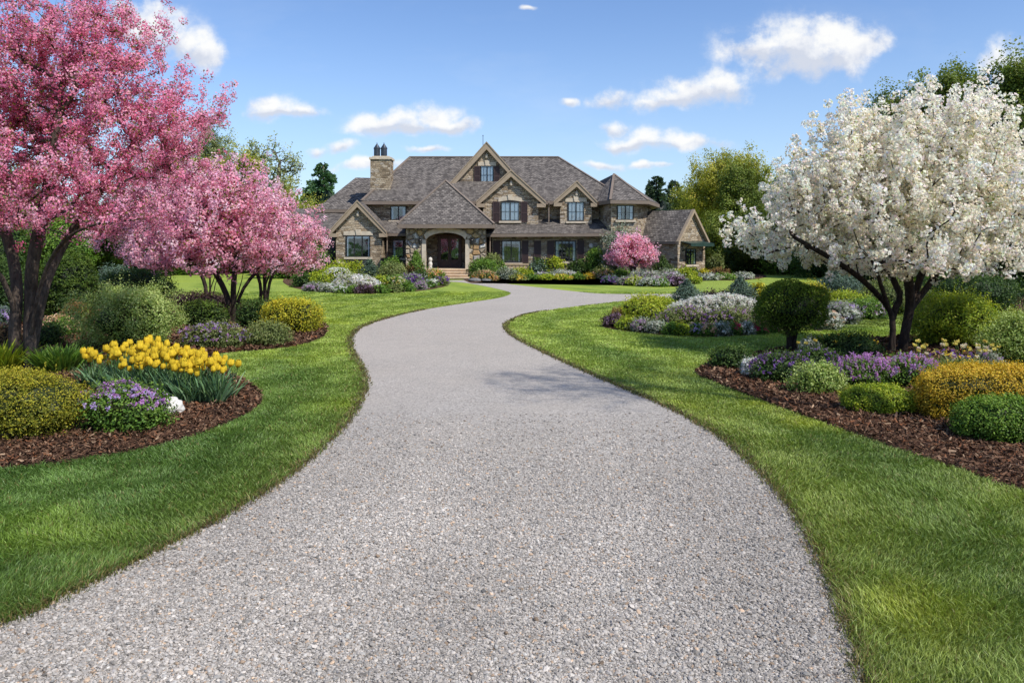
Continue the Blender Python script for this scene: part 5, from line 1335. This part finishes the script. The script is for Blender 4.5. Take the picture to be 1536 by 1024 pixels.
def backdrop():
    # left of the house
    leafy('deciduous_tree', 'thin leaved tree with bare fine branches left of the dark conifer', 418, 66, 203, 42, PALE, nt=210, per=5, L=.17, spread=.35, sparse=True)
    leafy('deciduous_tree', 'taller fine twigged tree with sparse pale leaves behind the pink blossom', 378, 64, 205, 34, PALE, nt=180, per=7, L=.17, spread=.35, sparse=True)
    leafy('deciduous_tree', 'yellow green spring tree just above the pink blossom crowns', 345, 58, 226, 66, NEWG, nt=190, per=26)
    leafy('deciduous_tree', 'low olive green tree between the pink blossom and the dark conifer', 428, 60, 282, 40, SPRING, nt=110, per=26)
    leafy('deciduous_tree', 'grey green willowy tree showing through gaps in the largest pink tree', 318, 62, 178, 40, PALE, nt=150, per=16)
    conifer('dark green conifer standing clear against the sky left of the chimney', 485, 70, 246, 54, ((.025, .06, .03), (.075, .16, .07), (.17, .28, .12)), n=16000, L=.28)
    leafy('deciduous_tree', 'fresh green tree filling the gap between the two nearest pink crowns', 255, 52, 222, 70, SPRING, nt=170, per=26)
    leafy('deciduous_tree', 'small olive tree at the left foot of the dark conifer', 462, 66, 305, 18, SPRING, nt=60, per=22)
    for i, (px, Y, top, half, pal, lab) in enumerate([
        (235, 52, 300, 80, DEEP, 'dark tree filling the gap under the middle pink blossoms'), (150, 46, 290, 90, DEEP, 'dark tree behind the large pink tree, right of its trunks'),
        (40, 44, 250, 110, SUMMER, 'green tree behind the large pink tree, seen between its trunks'), (-90, 40, 220, 120, SUMMER, 'green tree at the far left edge behind the large pink tree'),
        (300, 56, 320, 60, DEEP, 'dark low tree behind the two rear pink blossom trunks')]):
        leafy('deciduous_tree', lab, px, Y, top, half, pal, nt=120, per=30, L=.2, low=.3)
    # right of the house
    conifer('dark blue green conifer just right of the house tower roof', 985, 74, 266, 44, BLUEG, n=13000, L=.28); conifer('second dark conifer, half hidden by the large yellow green tree', 1012, 76, 272, 38, BLUEG, n=11000, L=.28)
    leafy('deciduous_tree', 'large yellow green spring tree rising behind the right wing of the house', 1078, 64, 218, 70, NEWG, nt=260, per=30, L=.19, low=2.5)
    leafy('deciduous_tree', 'mid green tree between the yellow green tree and the white blossom', 1148, 62, 232, 52, SPRING, nt=170, per=28, low=1.0)
    leafy('deciduous_tree', 'pale spring tree between the dark conifers and the large yellow green tree', 1038, 70, 258, 34, SPRING, nt=120, per=24, low=.8)
    leafy('deciduous_tree', 'full green tree just left of the white blossom crown', 1118, 60, 244, 50, SUMMER, nt=180, per=28, low=.8)
    leafy('deciduous_tree', 'green tree behind the upper left part of the white blossom', 1205, 54, 236, 62, SUMMER, nt=180, per=28, low=.8)
    leafy('deciduous_tree', 'dark green tree at the right end of the house wing', 1092, 56, 320, 40, SUMMER, nt=130, per=30, low=.2)
    leafy('deciduous_tree', 'deep green tree low behind the left edge of the white blossom', 1150, 52, 325, 60, DEEP, nt=140, per=30, low=.2)
    # tall unseen tree, added past the right edge to cast shade across the drive
    Yt, Xt = 5.6, 8.2; Zt = 10.6
    tree('deciduous_tree', 'tall high crowned tree outside the view at the right, shading the drive', (Xt, Yt), [[(Xt, Yt, 0), (Xt + .1, Yt, 3), (Xt, Yt + .1, 6), (Xt, Yt, 11.2)], [(Xt, Yt, 7.6), (Xt + .5, Yt + .3, 9.2), (Xt + .9, Yt + .5, 10.6)]], [(Xt, Yt, Zt, 1.9, 1.7, 1.5), (Xt + .8, Yt + .6, Zt - .3, 1.2, 1.2, 1.0), (Xt - .9, Yt - .5, Zt + .2, 1.2, 1.2, 1.0)], 75, .06, .006, 'bark', 'leaf', SUMMER, None, 0, L=.055, asp=.42, per=34, spread=.34, every=.4, frac=.6, group='trees behind the garden', seg=.4, shade=.6)
    for px, Y, top, half, pal, lab, nt in [
        (1345, 44, 118, 70, SUMMER, 'tall green tree rising above the left top of the white blossom', 230), (1432, 42, 98, 72, SUMMER, 'tall green tree directly above the white blossom crown', 240), (1530, 38, 78, 80, SUMMER, 'tallest green tree at the right edge behind the white blossom', 250),
        (1650, 40, 90, 110, SUMMER, 'green tree beyond the right edge of the garden', 160), (1245, 50, 300, 70, DEEP, 'dark tree showing under the white blossom behind the blue spruce', 130), (1390, 40, 330, 90, DEEP, 'dark tree in the shade behind the white tree trunks', 150),
        (1500, 34, 310, 90, DEEP, 'dark tree at the right behind the large green shrubs', 150), (1620, 30, 280, 90, DEEP, 'dark tree past the right edge behind the green shrubs', 110)]:
        leafy('deciduous_tree', lab, px, Y, top, half, pal, nt=nt, per=30, L=.18 if top < 200 else .17, low=(.3 if top > 250 else 3.0))
    # the wood that closes the view far behind
    g = np.random.default_rng(77); lv = Leaves(); n = 60000
    x = g.uniform(-120, 130, n); h = 5.5 + 3.0 * fbm(x * .12 + 30, x * 0 + 3.3, 3); z = h * g.random(n) ** .7; y = 96 + g.uniform(-3, 6, n)
    lv.leaves(np.stack([x, y, z], 1), g.normal(size=(n, 3)), g.uniform(.3, .6, n), .16, palette(SUMMER, .2 + .5 * z / h + g.normal(0, .15, n), g), g)
    xs = np.linspace(-120, 130, 126); V = []; F = []
    for i, a in enumerate(xs): V += [(a, 98.5, 0), (a, 98.5, 4.4 + 2.6 * float(fbm(np.array([a * .12 + 30]), np.array([3.3]), 3)[0]))]
    for i in range(len(xs) - 1): F.append((2 * i, 2 * i + 2, 2 * i + 3, 2 * i + 1))
    lv.V.append(np.array(V)); lv.C.append(np.tile([.012, .022, .007], (len(V), 1))); lv.F.append(np.array(F) + lv.n); lv.n += len(V)
    tag(lv.build('far_wood', M['leaf']), 'distant green wood closing the view behind the house and garden', 'wood', kind='stuff')
ORD = ['leftmost', 'second from the left', 'third from the left', 'fourth from the left', 'fifth from the left', 'sixth from the left', 'seventh from the left', 'eighth from the left', 'ninth from the left', 'tenth from the left', 'eleventh from the left', 'twelfth from the left', 'thirteenth from the left', 'fourteenth from the left', 'fifteenth from the left', 'sixteenth from the left', 'rightmost']

def edging(specs, where, group):
    """a row of low edging plants, left to right: (px0, px1, ytop, ybase, foliage, flower, word)"""
    for i, (a, b, t, y, pal, fl, word) in enumerate(specs):
        o = ORD[i] if i < len(specs) - 1 else 'rightmost'
        shrub(f'{word} edging plant, {o} {where}', a, b, t, y, pal, 'mound', 'edging_plant', 'flower' if fl else 'plant', flower=fl, fn=48, fsize=.04, ftop=.35, group=group)

def planting():
    S = shrub
    # ---- left front bed
    S('rounded golden green barberry shrub, nearest plant at the lower left corner', -34, 124, 556, 668, 'barberry', 'mound', leaf=.022, tipglow=.55, dens=1.15)
    S('bushy plant topped with purple flowers between the golden shrub and the white rock', 122, 252, 582, 655, 'green', 'mound', 'flowering_plant', 'flower', depth=.7, leaf=.034, flower=[('purple', .7), ('lilac', .3)], fn=150, fsize=.030, ftop=.60, fpet=10)
    S('big loose pale green shrub behind the yellow tulips', 112, 272, 428, 532, 'light', 'loose', leaf=.034, dens=1.25, tipglow=.5)
    S('dark clipped evergreen shrub behind the large pink tree trunks', 62, 140, 380, 480, 'yew', 'clipped', leaf=.05)
    S('dark broad evergreen shrub in shade at the far left behind the trunks', -60, 52, 392, 490, 'dark', 'mound', leaf=.05)
    straps('leafy green day lily clump right of the large pink tree trunk', 52, 122, 512, 562, 'green', n=520, w=.016)
    straps('leafy day lily clump left of the large pink tree trunk', -30, 24, 505, 565, 'lime', n=420, w=.016)
    S('peach flower clump beside the pale green shrub', 64, 116, 478, 506, 'green', 'mound', 'flowering_plant', 'flower', flower='peach', fn=90, fsize=.05, ftop=.4, leaf=.04)
    S('low dark green plant between the trunk and the peach flowers', 56, 92, 488, 522, 'dark', 'mound', leaf=.04)
    S('small bronze shrub behind the peach flowers', 96, 132, 456, 490, 'russet', 'mound', leaf=.045)
    S('pale blue flower clump at the left edge behind the trunk', -14, 20, 462, 500, 'blue', 'mound', 'flowering_plant', 'flower', flower='lilac', fn=60, fsize=.05, ftop=.3)
    S('small reddish shrub at the left edge above the golden shrub', -12, 26, 488, 530, 'russet', 'mound', leaf=.04)
    # ---- bed under the middle pink trees
    S('clipped dark yew hedge left of the middle pink trunks', 268, 338, 456, 492, 'yew', 'hedge', 'hedge', 'hedge', depth=.5, leaf=.04, tipglow=.6)
    S('burgundy hedge behind the dark yew hedge', 258, 342, 443, 466, 'burgundy', 'hedge', 'hedge', 'hedge', depth=.4, leaf=.05)
    S('clipped dark green hedge right of the middle pink trunks', 358, 428, 455, 494, 'dark', 'hedge', 'hedge', 'hedge', depth=.5, leaf=.04, tipglow=.5)
    S('bright yellow green hedge at the end of the middle bed', 396, 478, 453, 501, 'yellow', 'hedge', 'hedge', 'hedge', depth=.8, leaf=.042, tipglow=.4)
    S('round grey green shrub in front of the yellow hedge', 372, 433, 486, 521, 'olive', 'mound', leaf=.034, dens=1.1)
    S('spreading purple flower clump at the foot of the middle pink tree', 272, 366, 488, 525, 'olive', 'mound', 'flowering_plant', 'flower', depth=.5, leaf=.036, flower=[('violet', .35), ('purple', .25), ('lilac', .4)], fn=170, fsize=.034, ftop=.35)
    S('dark spreading shrub behind the pale green shrub', 150, 262, 408, 462, 'dark', 'mound', leaf=.06)
    S('grey blue conifer shrub under the middle pink blossoms', 142, 205, 402, 450, 'blue', 'loose', leaf=.07)
    # ---- right front bed
    S('small dark green shrub at the left tip of the right bed', 1066, 1128, 521, 556, 'dark', 'mound', leaf=.034, tipglow=.5)
    S('white flower head at the left tip of the right bed', 1114, 1138, 540, 566, 'grey', 'mound', 'flowering_plant', 'flower', flower='white', fn=240, fsize=.036, ftop=.08, leaf=.02)
    S('dark leaved plant with violet flowers below the ball shaped tree', 1130, 1212, 532, 577, 'dark', 'mound', 'flowering_plant', 'flower', depth=.8, leaf=.032, flower=[('violet', .7), ('purple', .3)], fn=150, fsize=.03, ftop=.45)
    S('violet flower clump behind the pale spiky plant', 1190, 1262, 527, 560, 'dark', 'mound', 'flowering_plant', 'flower', depth=.6, leaf=.034, flower=[('violet', .8), ('lilac', .2)], fn=80, fsize=.028, ftop=.4)
    S('pale yellow green leafy plant with upright shoots in front of the purple flowers', 1188, 1262, 550, 594, 'light', 'loose', leaf=.034, tipglow=.4, depth=.7, dens=1.2)
    S('tall pink purple flower clump left of the white tree trunk', 1254, 1332, 540, 588, 'green', 'mound', 'flowering_plant', 'flower', depth=.7, leaf=.032, flower=[('purple', .7), ('mauve', .3)], fn=150, fsize=.03, ftop=.4, spike=True)
    S('pink purple flower clump in front of the white tree trunk', 1322, 1402, 540, 586, 'green', 'mound', 'flowering_plant', 'flower', depth=.7, leaf=.032, flower=[('purple', .5), ('lilac', .3), ('pink', .2)], fn=140, fsize=.03, ftop=.5, spike=True)
    straps('grassy green clump with violet and yellow flowers behind the gold hedge', 1390, 1482, 530, 572, 'olive', n=520, w=.011, flower=[('violet', .55), ('cream', .2), ('yellow', .25)], fn=34, fsize=.032)
    S('lilac flower clump at the right behind the gold hedge', 1462, 1500, 530, 562, 'grey', 'mound', 'flowering_plant', 'flower', flower='mauve', fn=50, fsize=.03, ftop=.4)
    S('dark green low shrub between the ball shaped tree and the white tree', 1222, 1314, 502, 540, 'dark', 'mound', depth=.6, leaf=.034, flower='yellow', fn=12, fsize=.03, ftop=.6, name='flowering_plant', cat='shrub')
    S('white flower clump right of the ball tree stem', 1200, 1228, 512, 540, 'grey', 'mound', 'flowering_plant', 'flower', flower='white', fn=60, fsize=.03, ftop=.3)
    S('yellow flower clump behind the white flower clump near the ball tree', 1206, 1240, 506, 526, 'lime', 'mound', 'flowering_plant', 'flower', flower='cream', fn=50, fsize=.03, ftop=.4)
    S('low round bright green shrub on the mulch in front of the gold hedge', 1265, 1370, 580, 625, 'lime', 'clipped', depth=.7, leaf=.022, tipglow=.2, dens=1.1)
    S('long clipped gold hedge at the right of the front bed', 1378, 1580, 552, 634, 'gold', 'hedge', 'hedge', 'hedge', depth=.42, leaf=.024, tipglow=.95, dens=1.15)
    S('rounded bright green boxwood, nearest plant at the lower right', 1438, 1585, 598, 670, 'box', 'clipped', depth=.8, leaf=.026, tipglow=.4, dens=1.1)
    S('large feathery green shrub right of the white tree trunk', 1366, 1508, 442, 528, 'lime', 'loose', leaf=.042, dens=1.2, tipglow=.25, core=.86)
    S('green leafy shrub at the right edge behind the gold hedge', 1484, 1600, 470, 556, 'light', 'loose', leaf=.036, dens=1.2, core=.86, tipglow=.2)
    # ---- island bed
    S('bright yellow green shrub at the left end of the island bed', 931, 998, 442, 486, 'lime', 'mound', leaf=.05, tipglow=.7)
    S('smaller yellow green shrub beside the bright one in the island bed', 968, 1010, 443, 477, 'lime', 'mound', leaf=.05)
    S('round blue green dwarf conifer, the left of two in the island bed', 1010, 1052, 420, 460, 'blue', 'cone', 'dwarf_conifer', 'shrub', leaf=.06)
    S('round blue green dwarf conifer, the right of two in the island bed', 1089, 1132, 419, 458, 'blue', 'cone', 'dwarf_conifer', 'shrub', leaf=.06)
    S('broad mass of feathery white flowers in the island bed', 1010, 1140, 449, 487, 'grey', 'mound', 'flowering_plant', 'flower', depth=.5, leaf=.05, flower='white', fn=420, fsize=.058, ftop=.5, spike=True)
    S('mauve flower clump in front of the white flowers, left half', 985, 1062, 461, 494, 'olive', 'mound', 'flowering_plant', 'flower', depth=.5, leaf=.045, flower=[('mauve', .8), ('violet', .2)], fn=130, fsize=.042, ftop=.3)
    S('mauve flower clump in front of the white flowers, right half', 1056, 1140, 465, 496, 'olive', 'mound', 'flowering_plant', 'flower', depth=.5, leaf=.045, flower=[('mauve', .7), ('violet', .3)], fn=130, fsize=.042, ftop=.3)
    S('small bronze shrub at the left tip of the island bed', 918, 938, 461, 484, 'russet', 'mound', leaf=.05)
    S('yellow flowered shrub behind the ball shaped tree', 1126, 1150, 426, 456, 'yellow', 'mound', leaf=.06)
    S('dark red clipped line of hedge behind the white flowers', 1050, 1095, 439, 452, 'burgundy', 'hedge', 'hedge', 'hedge', depth=.2, leaf=.06)
    edging([(906, 936, 472, 492, 'burgundy', 'mauve', 'dusky'), (926, 956, 476, 496, 'lime', None, 'lime green'), (948, 976, 480, 499, 'grey', 'mauve', 'pale mauve'), (970, 1000, 483, 501, 'grey', 'white', 'white'), (994, 1018, 484, 503, 'green', None, 'green'), (1012, 1036, 485, 504, 'lime', None, 'yellow green'), (1032, 1056, 486, 504, 'green', 'lilac', 'lilac'), (1054, 1074, 487, 505, 'green', 'peach', 'peach'), (1070, 1094, 486, 505, 'grey', 'white', 'white flowered'), (1090, 1112, 486, 504, 'green', 'red', 'red'), (1108, 1130, 485, 503, 'grey', 'white', 'pale'), (1126, 1150, 486, 502, 'green', 'red', 'crimson'), (1148, 1172, 484, 500, 'green', 'pink', 'pink')], 'in the island bed front', 'edging plants of the island bed')
    # ---- far right bed
    S('dark blue spruce shrub between the ball tree and the white tree', 1222, 1302, 404, 452, 'blue', 'cone', 'dwarf_conifer', 'shrub', leaf=.07)
    S('yellow flowering shrub left of the dark blue spruce', 1196, 1240, 428, 462, 'yellow', 'mound', leaf=.06)
    S('green leafy plants below the dark blue spruce', 1236, 1300, 440, 474, 'lime', 'mound', leaf=.05)
    S('pale blue flower clump at the lawn edge below the spruce', 1232, 1286, 458, 488, 'grey', 'mound', 'flowering_plant', 'flower', flower=[('lilac', .6), ('white', .4)], fn=120, fsize=.045, ftop=.3)
    S('grey green flower clump right of the ball tree at the lawn edge', 1222, 1262, 470, 496, 'grey', 'mound', 'flowering_plant', 'flower', flower=[('white', .7), ('peach', .3)], fn=80, fsize=.045, ftop=.3)
    S('green flower clump left of the white tree trunk, at the far lawn edge', 1272, 1330, 452, 480, 'green', 'mound', 'flowering_plant', 'flower', flower=[('mauve', .7), ('white', .3)], fn=90, fsize=.045, ftop=.3)
    S('olive shrub mass seen between the white tree trunks', 1300, 1400, 425, 472, 'olive', 'mound', leaf=.06)
    S('dark shrub mass behind the feathery green shrub', 1380, 1520, 410, 470, 'dark', 'mound', leaf=.06)
    # ---- house beds, left
    S('dark low yew at the left end of the house bed', 440, 470, 412, 431, 'dark', 'mound', leaf=.06); S('clipped yellow green mound at the left of the house bed', 462, 494, 411, 431, 'lime', 'clipped', leaf=.06)
    S('rear white flowering shrub below the left gable', 478, 526, 402, 424, 'lime', 'mound', 'flowering_plant', 'flower', flower='white', fn=220, fsize=.08, ftop=.62); S('large white flowering shrub at the front of the left house bed', 499, 565, 413, 433, 'olive', 'mound', 'flowering_plant', 'flower', flower='white', fn=800, fsize=.085, ftop=.22, depth=.6)
    S('yellow green shrub under the left gable window', 516, 544, 394, 417, 'lime', 'mound', leaf=.06); S('blue green spruce shrub right of the left gable window', 539, 570, 391, 417, 'blue', 'cone', 'dwarf_conifer', 'shrub', leaf=.07)
    S('feathery olive shrub between the spruce and the porch', 570, 610, 395, 423, 'olive', 'loose', leaf=.06); S('clipped green shrub beneath the narrow recess window', 574, 604, 386, 412, 'green', 'clipped', leaf=.06)
    S('upright green cone shrub left of the porch arch', 613, 635, 375, 411, 'green', 'cone', 'dwarf_conifer', 'shrub', leaf=.06); S('bronze tinted shrub in front of the cone shrub', 606, 633, 396, 416, 'russet', 'mound', leaf=.06)
    S('dark clipped box ball left of the entry steps', 619, 641, 406, 421, 'dark', 'clipped', leaf=.05); S('peach flower clump beside the entry steps', 637, 664, 405, 420, 'green', 'mound', 'flowering_plant', 'flower', flower=[('peach', .7), ('amber', .3)], fn=110, fsize=.06, ftop=.3)
    S('grey purple spreading plant left of the box ball', 602, 634, 412, 426, 'grey', 'mound', 'flowering_plant', 'flower', flower='violet', fn=60, fsize=.06, ftop=.3); S('yellow flower clump right of the large white flowers', 576, 606, 415, 430, 'green', 'mound', 'flowering_plant', 'flower', flower=[('cream', .7), ('yellow', .3)], fn=70, fsize=.06, ftop=.4)
    S('low lime shrub just right of the large white flowers', 562, 582, 414, 430, 'lime', 'mound', leaf=.05)
    S('green shrub at the wall left of the left gable', 452, 490, 388, 414, 'dark', 'mound', leaf=.07); S('cream flowered plants under the left gable wall', 496, 520, 390, 412, 'lime', 'mound', 'flowering_plant', 'flower', flower='cream', fn=40, fsize=.07, ftop=.4)
    edging([(456, 484, 426, 437, 'grey', 'mauve', 'grey mauve'), (480, 504, 427, 439, 'grey', 'white', 'silvery'), (502, 522, 429, 440, 'green', 'white', 'white flowered'), (520, 538, 430, 441, 'green', None, 'dark green'), (534, 566, 429, 441.5, 'burgundy', 'mauve', 'dusky purple'), (562, 584, 429, 441, 'green', None, 'green'), (582, 602, 428, 440, 'olive', None, 'olive'), (600, 622, 425, 438, 'green', None, 'fresh green'), (620, 640, 423, 435, 'grey', 'mauve', 'pale mauve'), (638, 656, 419, 432, 'green', 'white', 'white and green'), (652, 672, 416, 429, 'olive', 'violet', 'violet')], 'fronting the left house bed', 'edging plants of the left house bed')
    # ---- house beds, right
    S('large clipped boxwood right of the entry steps', 706, 745, 388, 414, 'green', 'clipped', leaf=.06); S('smaller clipped boxwood beside the large one right of the steps', 734, 758, 391, 413, 'green', 'clipped', leaf=.06)
    S('olive shrub behind the boxwoods by the first ground floor window', 730, 752, 378, 404, 'olive', 'mound', leaf=.06); S('orange flower clump beside the boulders right of the steps', 710, 744, 407, 422, 'olive', 'mound', 'flowering_plant', 'flower', flower=[('peach', .6), ('amber', .4)], fn=150, fsize=.06, ftop=.25)
    S('grey green low shrub right of the orange flowers', 742, 776, 405, 419, 'grey', 'mound', leaf=.05); S('low gold clump in front of the terrace wall', 762, 800, 405, 416, 'lime', 'mound', leaf=.05)
    S('dark green spreading shrub at the end of the terrace wall', 790, 822, 394, 414, 'blue', 'mound', leaf=.06); S('dark feathery shrub left of the yellow green shrub', 800, 822, 388, 408, 'dark', 'loose', leaf=.06)
    S('yellow green shrub under the triple window', 819, 844, 384, 410, 'lime', 'mound', leaf=.06, tipglow=.8); S('dark shrub right of the yellow green shrub under the window', 852, 880, 390, 412, 'dark', 'mound', leaf=.06)
    S('tall oval yew between the triple window and the corner post', 880, 906, 371, 413, 'green', 'clipped', 'shrub', 'shrub', leaf=.06, tipglow=.6); S('orange flower mound right of the tall oval yew', 888, 920, 405, 419, 'olive', 'mound', 'flowering_plant', 'flower', flower=[('amber', .4), ('peach', .6)], fn=90, fsize=.06, ftop=.3)
    S('small orange clump left of the orange flower mound', 874, 892, 411, 419, 'gold', 'mound', leaf=.05); S('low green mound left of the small pink tree', 919, 945, 406, 419, 'green', 'clipped', leaf=.05)
    S('white flower clump under the triple window', 824, 862, 407, 419, 'grey', 'mound', 'flowering_plant', 'flower', flower='white', fn=110, fsize=.06, ftop=.35); S('grey white flower clump left of the white flower clump', 803, 828, 410, 419, 'grey', 'mound', 'flowering_plant', 'flower', flower=[('mauve', .5), ('white', .5)], fn=60, fsize=.06, ftop=.3)
    S('pale loose shrub behind the small pink tree against the tower', 906, 950, 340, 402, 'grey', 'loose', leaf=.09); S('dark cone shrub right of the small pink tree', 981, 1008, 386, 410, 'dark', 'cone', 'dwarf_conifer', 'shrub', leaf=.07)
    S('white and mauve flower drift below the small pink tree, left part', 945, 990, 408, 424, 'grey', 'mound', 'flowering_plant', 'flower', flower=[('white', .6), ('mauve', .4)], fn=150, fsize=.06, ftop=.3); S('white and mauve flower drift below the small pink tree, right part', 982, 1022, 408, 424, 'grey', 'mound', 'flowering_plant', 'flower', flower=[('white', .5), ('mauve', .5)], fn=130, fsize=.06, ftop=.3)
    S('olive mound behind the right part of the flower drift', 984, 1014, 402, 416, 'olive', 'mound', leaf=.05); S('lime clump at the right end of the flower drift', 1008, 1042, 404, 418, 'lime', 'mound', leaf=.05)
    S('dark yew ball in front of the right wing window', 1027, 1047, 403, 416, 'dark', 'clipped', leaf=.05); S('yellow clump right of the dark yew ball', 1045, 1064, 406, 417, 'yellow', 'mound', leaf=.05); S('bronze low hedge at the right end of the house bed', 1060, 1092, 406, 416, 'russet', 'hedge', 'hedge', 'hedge', depth=.4, leaf=.05)
    S('upright green shrub at the right corner of the wing', 1064, 1084, 384, 413, 'olive', 'mound', leaf=.07)
    edging([(766, 790, 413, 421, 'olive', 'yellow', 'yellow'), (786, 806, 412, 420, 'green', None, 'green'), (806, 830, 413, 420, 'lime', None, 'lime'), (830, 856, 413, 420, 'lime', 'yellow', 'yellow flowered'), (856, 876, 412, 419.5, 'green', None, 'dark green'), (904, 928, 415, 425, 'blue', 'violet', 'blue grey'), (926, 950, 417, 428, 'grey', 'mauve', 'grey mauve'), (942, 962, 415, 429, 'lime', 'cream', 'cream'), (960, 982, 418, 430, 'grey', 'white', 'silvery white'), (980, 1002, 419, 430.5, 'green', 'white', 'white flowered'), (1000, 1030, 416, 430, 'burgundy', 'mauve', 'plum'), (1026, 1050, 414, 426, 'lime', None, 'yellow green'), (1048, 1078, 412, 421, 'grey', 'white', 'white'), (1074, 1104, 412, 420, 'green', 'cream', 'cream flowered'), (1100, 1130, 411, 419, 'grey', 'white', 'pale')], 'fronting the right house bed', 'edging plants of the right house bed')

def back_hedges():
    """dark shrubbery that closes the garden behind the lawns"""
    rows = [(-260, 30, 330, 446), (-120, 34, 318, 440), (-20, 38, 330, 438), (70, 42, 335, 436), (150, 46, 345, 434), (215, 48, 352, 434), (275, 50, 358, 430), (335, 52, 352, 428), (392, 54, 350, 424), (440, 55, 362, 420),
            (1098, 56, 362, 420), (1140, 52, 356, 424), (1190, 50, 360, 426), (1245, 46, 352, 430), (1310, 42, 345, 434), (1385, 38, 340, 440), (1470, 34, 330, 446), (1570, 31, 325, 450), (1690, 29, 318, 455)]
    for i, (px, Y, top, _) in enumerate(rows):
        side = 'left of the house' if px < 700 else 'right of the house'; j = i if px < 700 else i - 10
        hw = 52 if Y > 44 else 66
        shrub(f'dark wild shrub far {side}, {ORD[j]}', px - hw, px + hw, top, 365 + 2400 / Y, 'dark' if i % 3 else 'green', 'mound', 'wild_shrub', 'shrub', depth=.5, leaf=.13, group='dark shrubs closing the garden', Y=Y, tipglow=.5)

make_materials(); make_camera(); make_world()
make_ground(); make_grass(); make_gravel(); make_chips()
make_house(); make_small_stones()
planting(); make_tulips(); daffodils()
blossom_trees(); standard_topiary(); backdrop(); back_hedges()
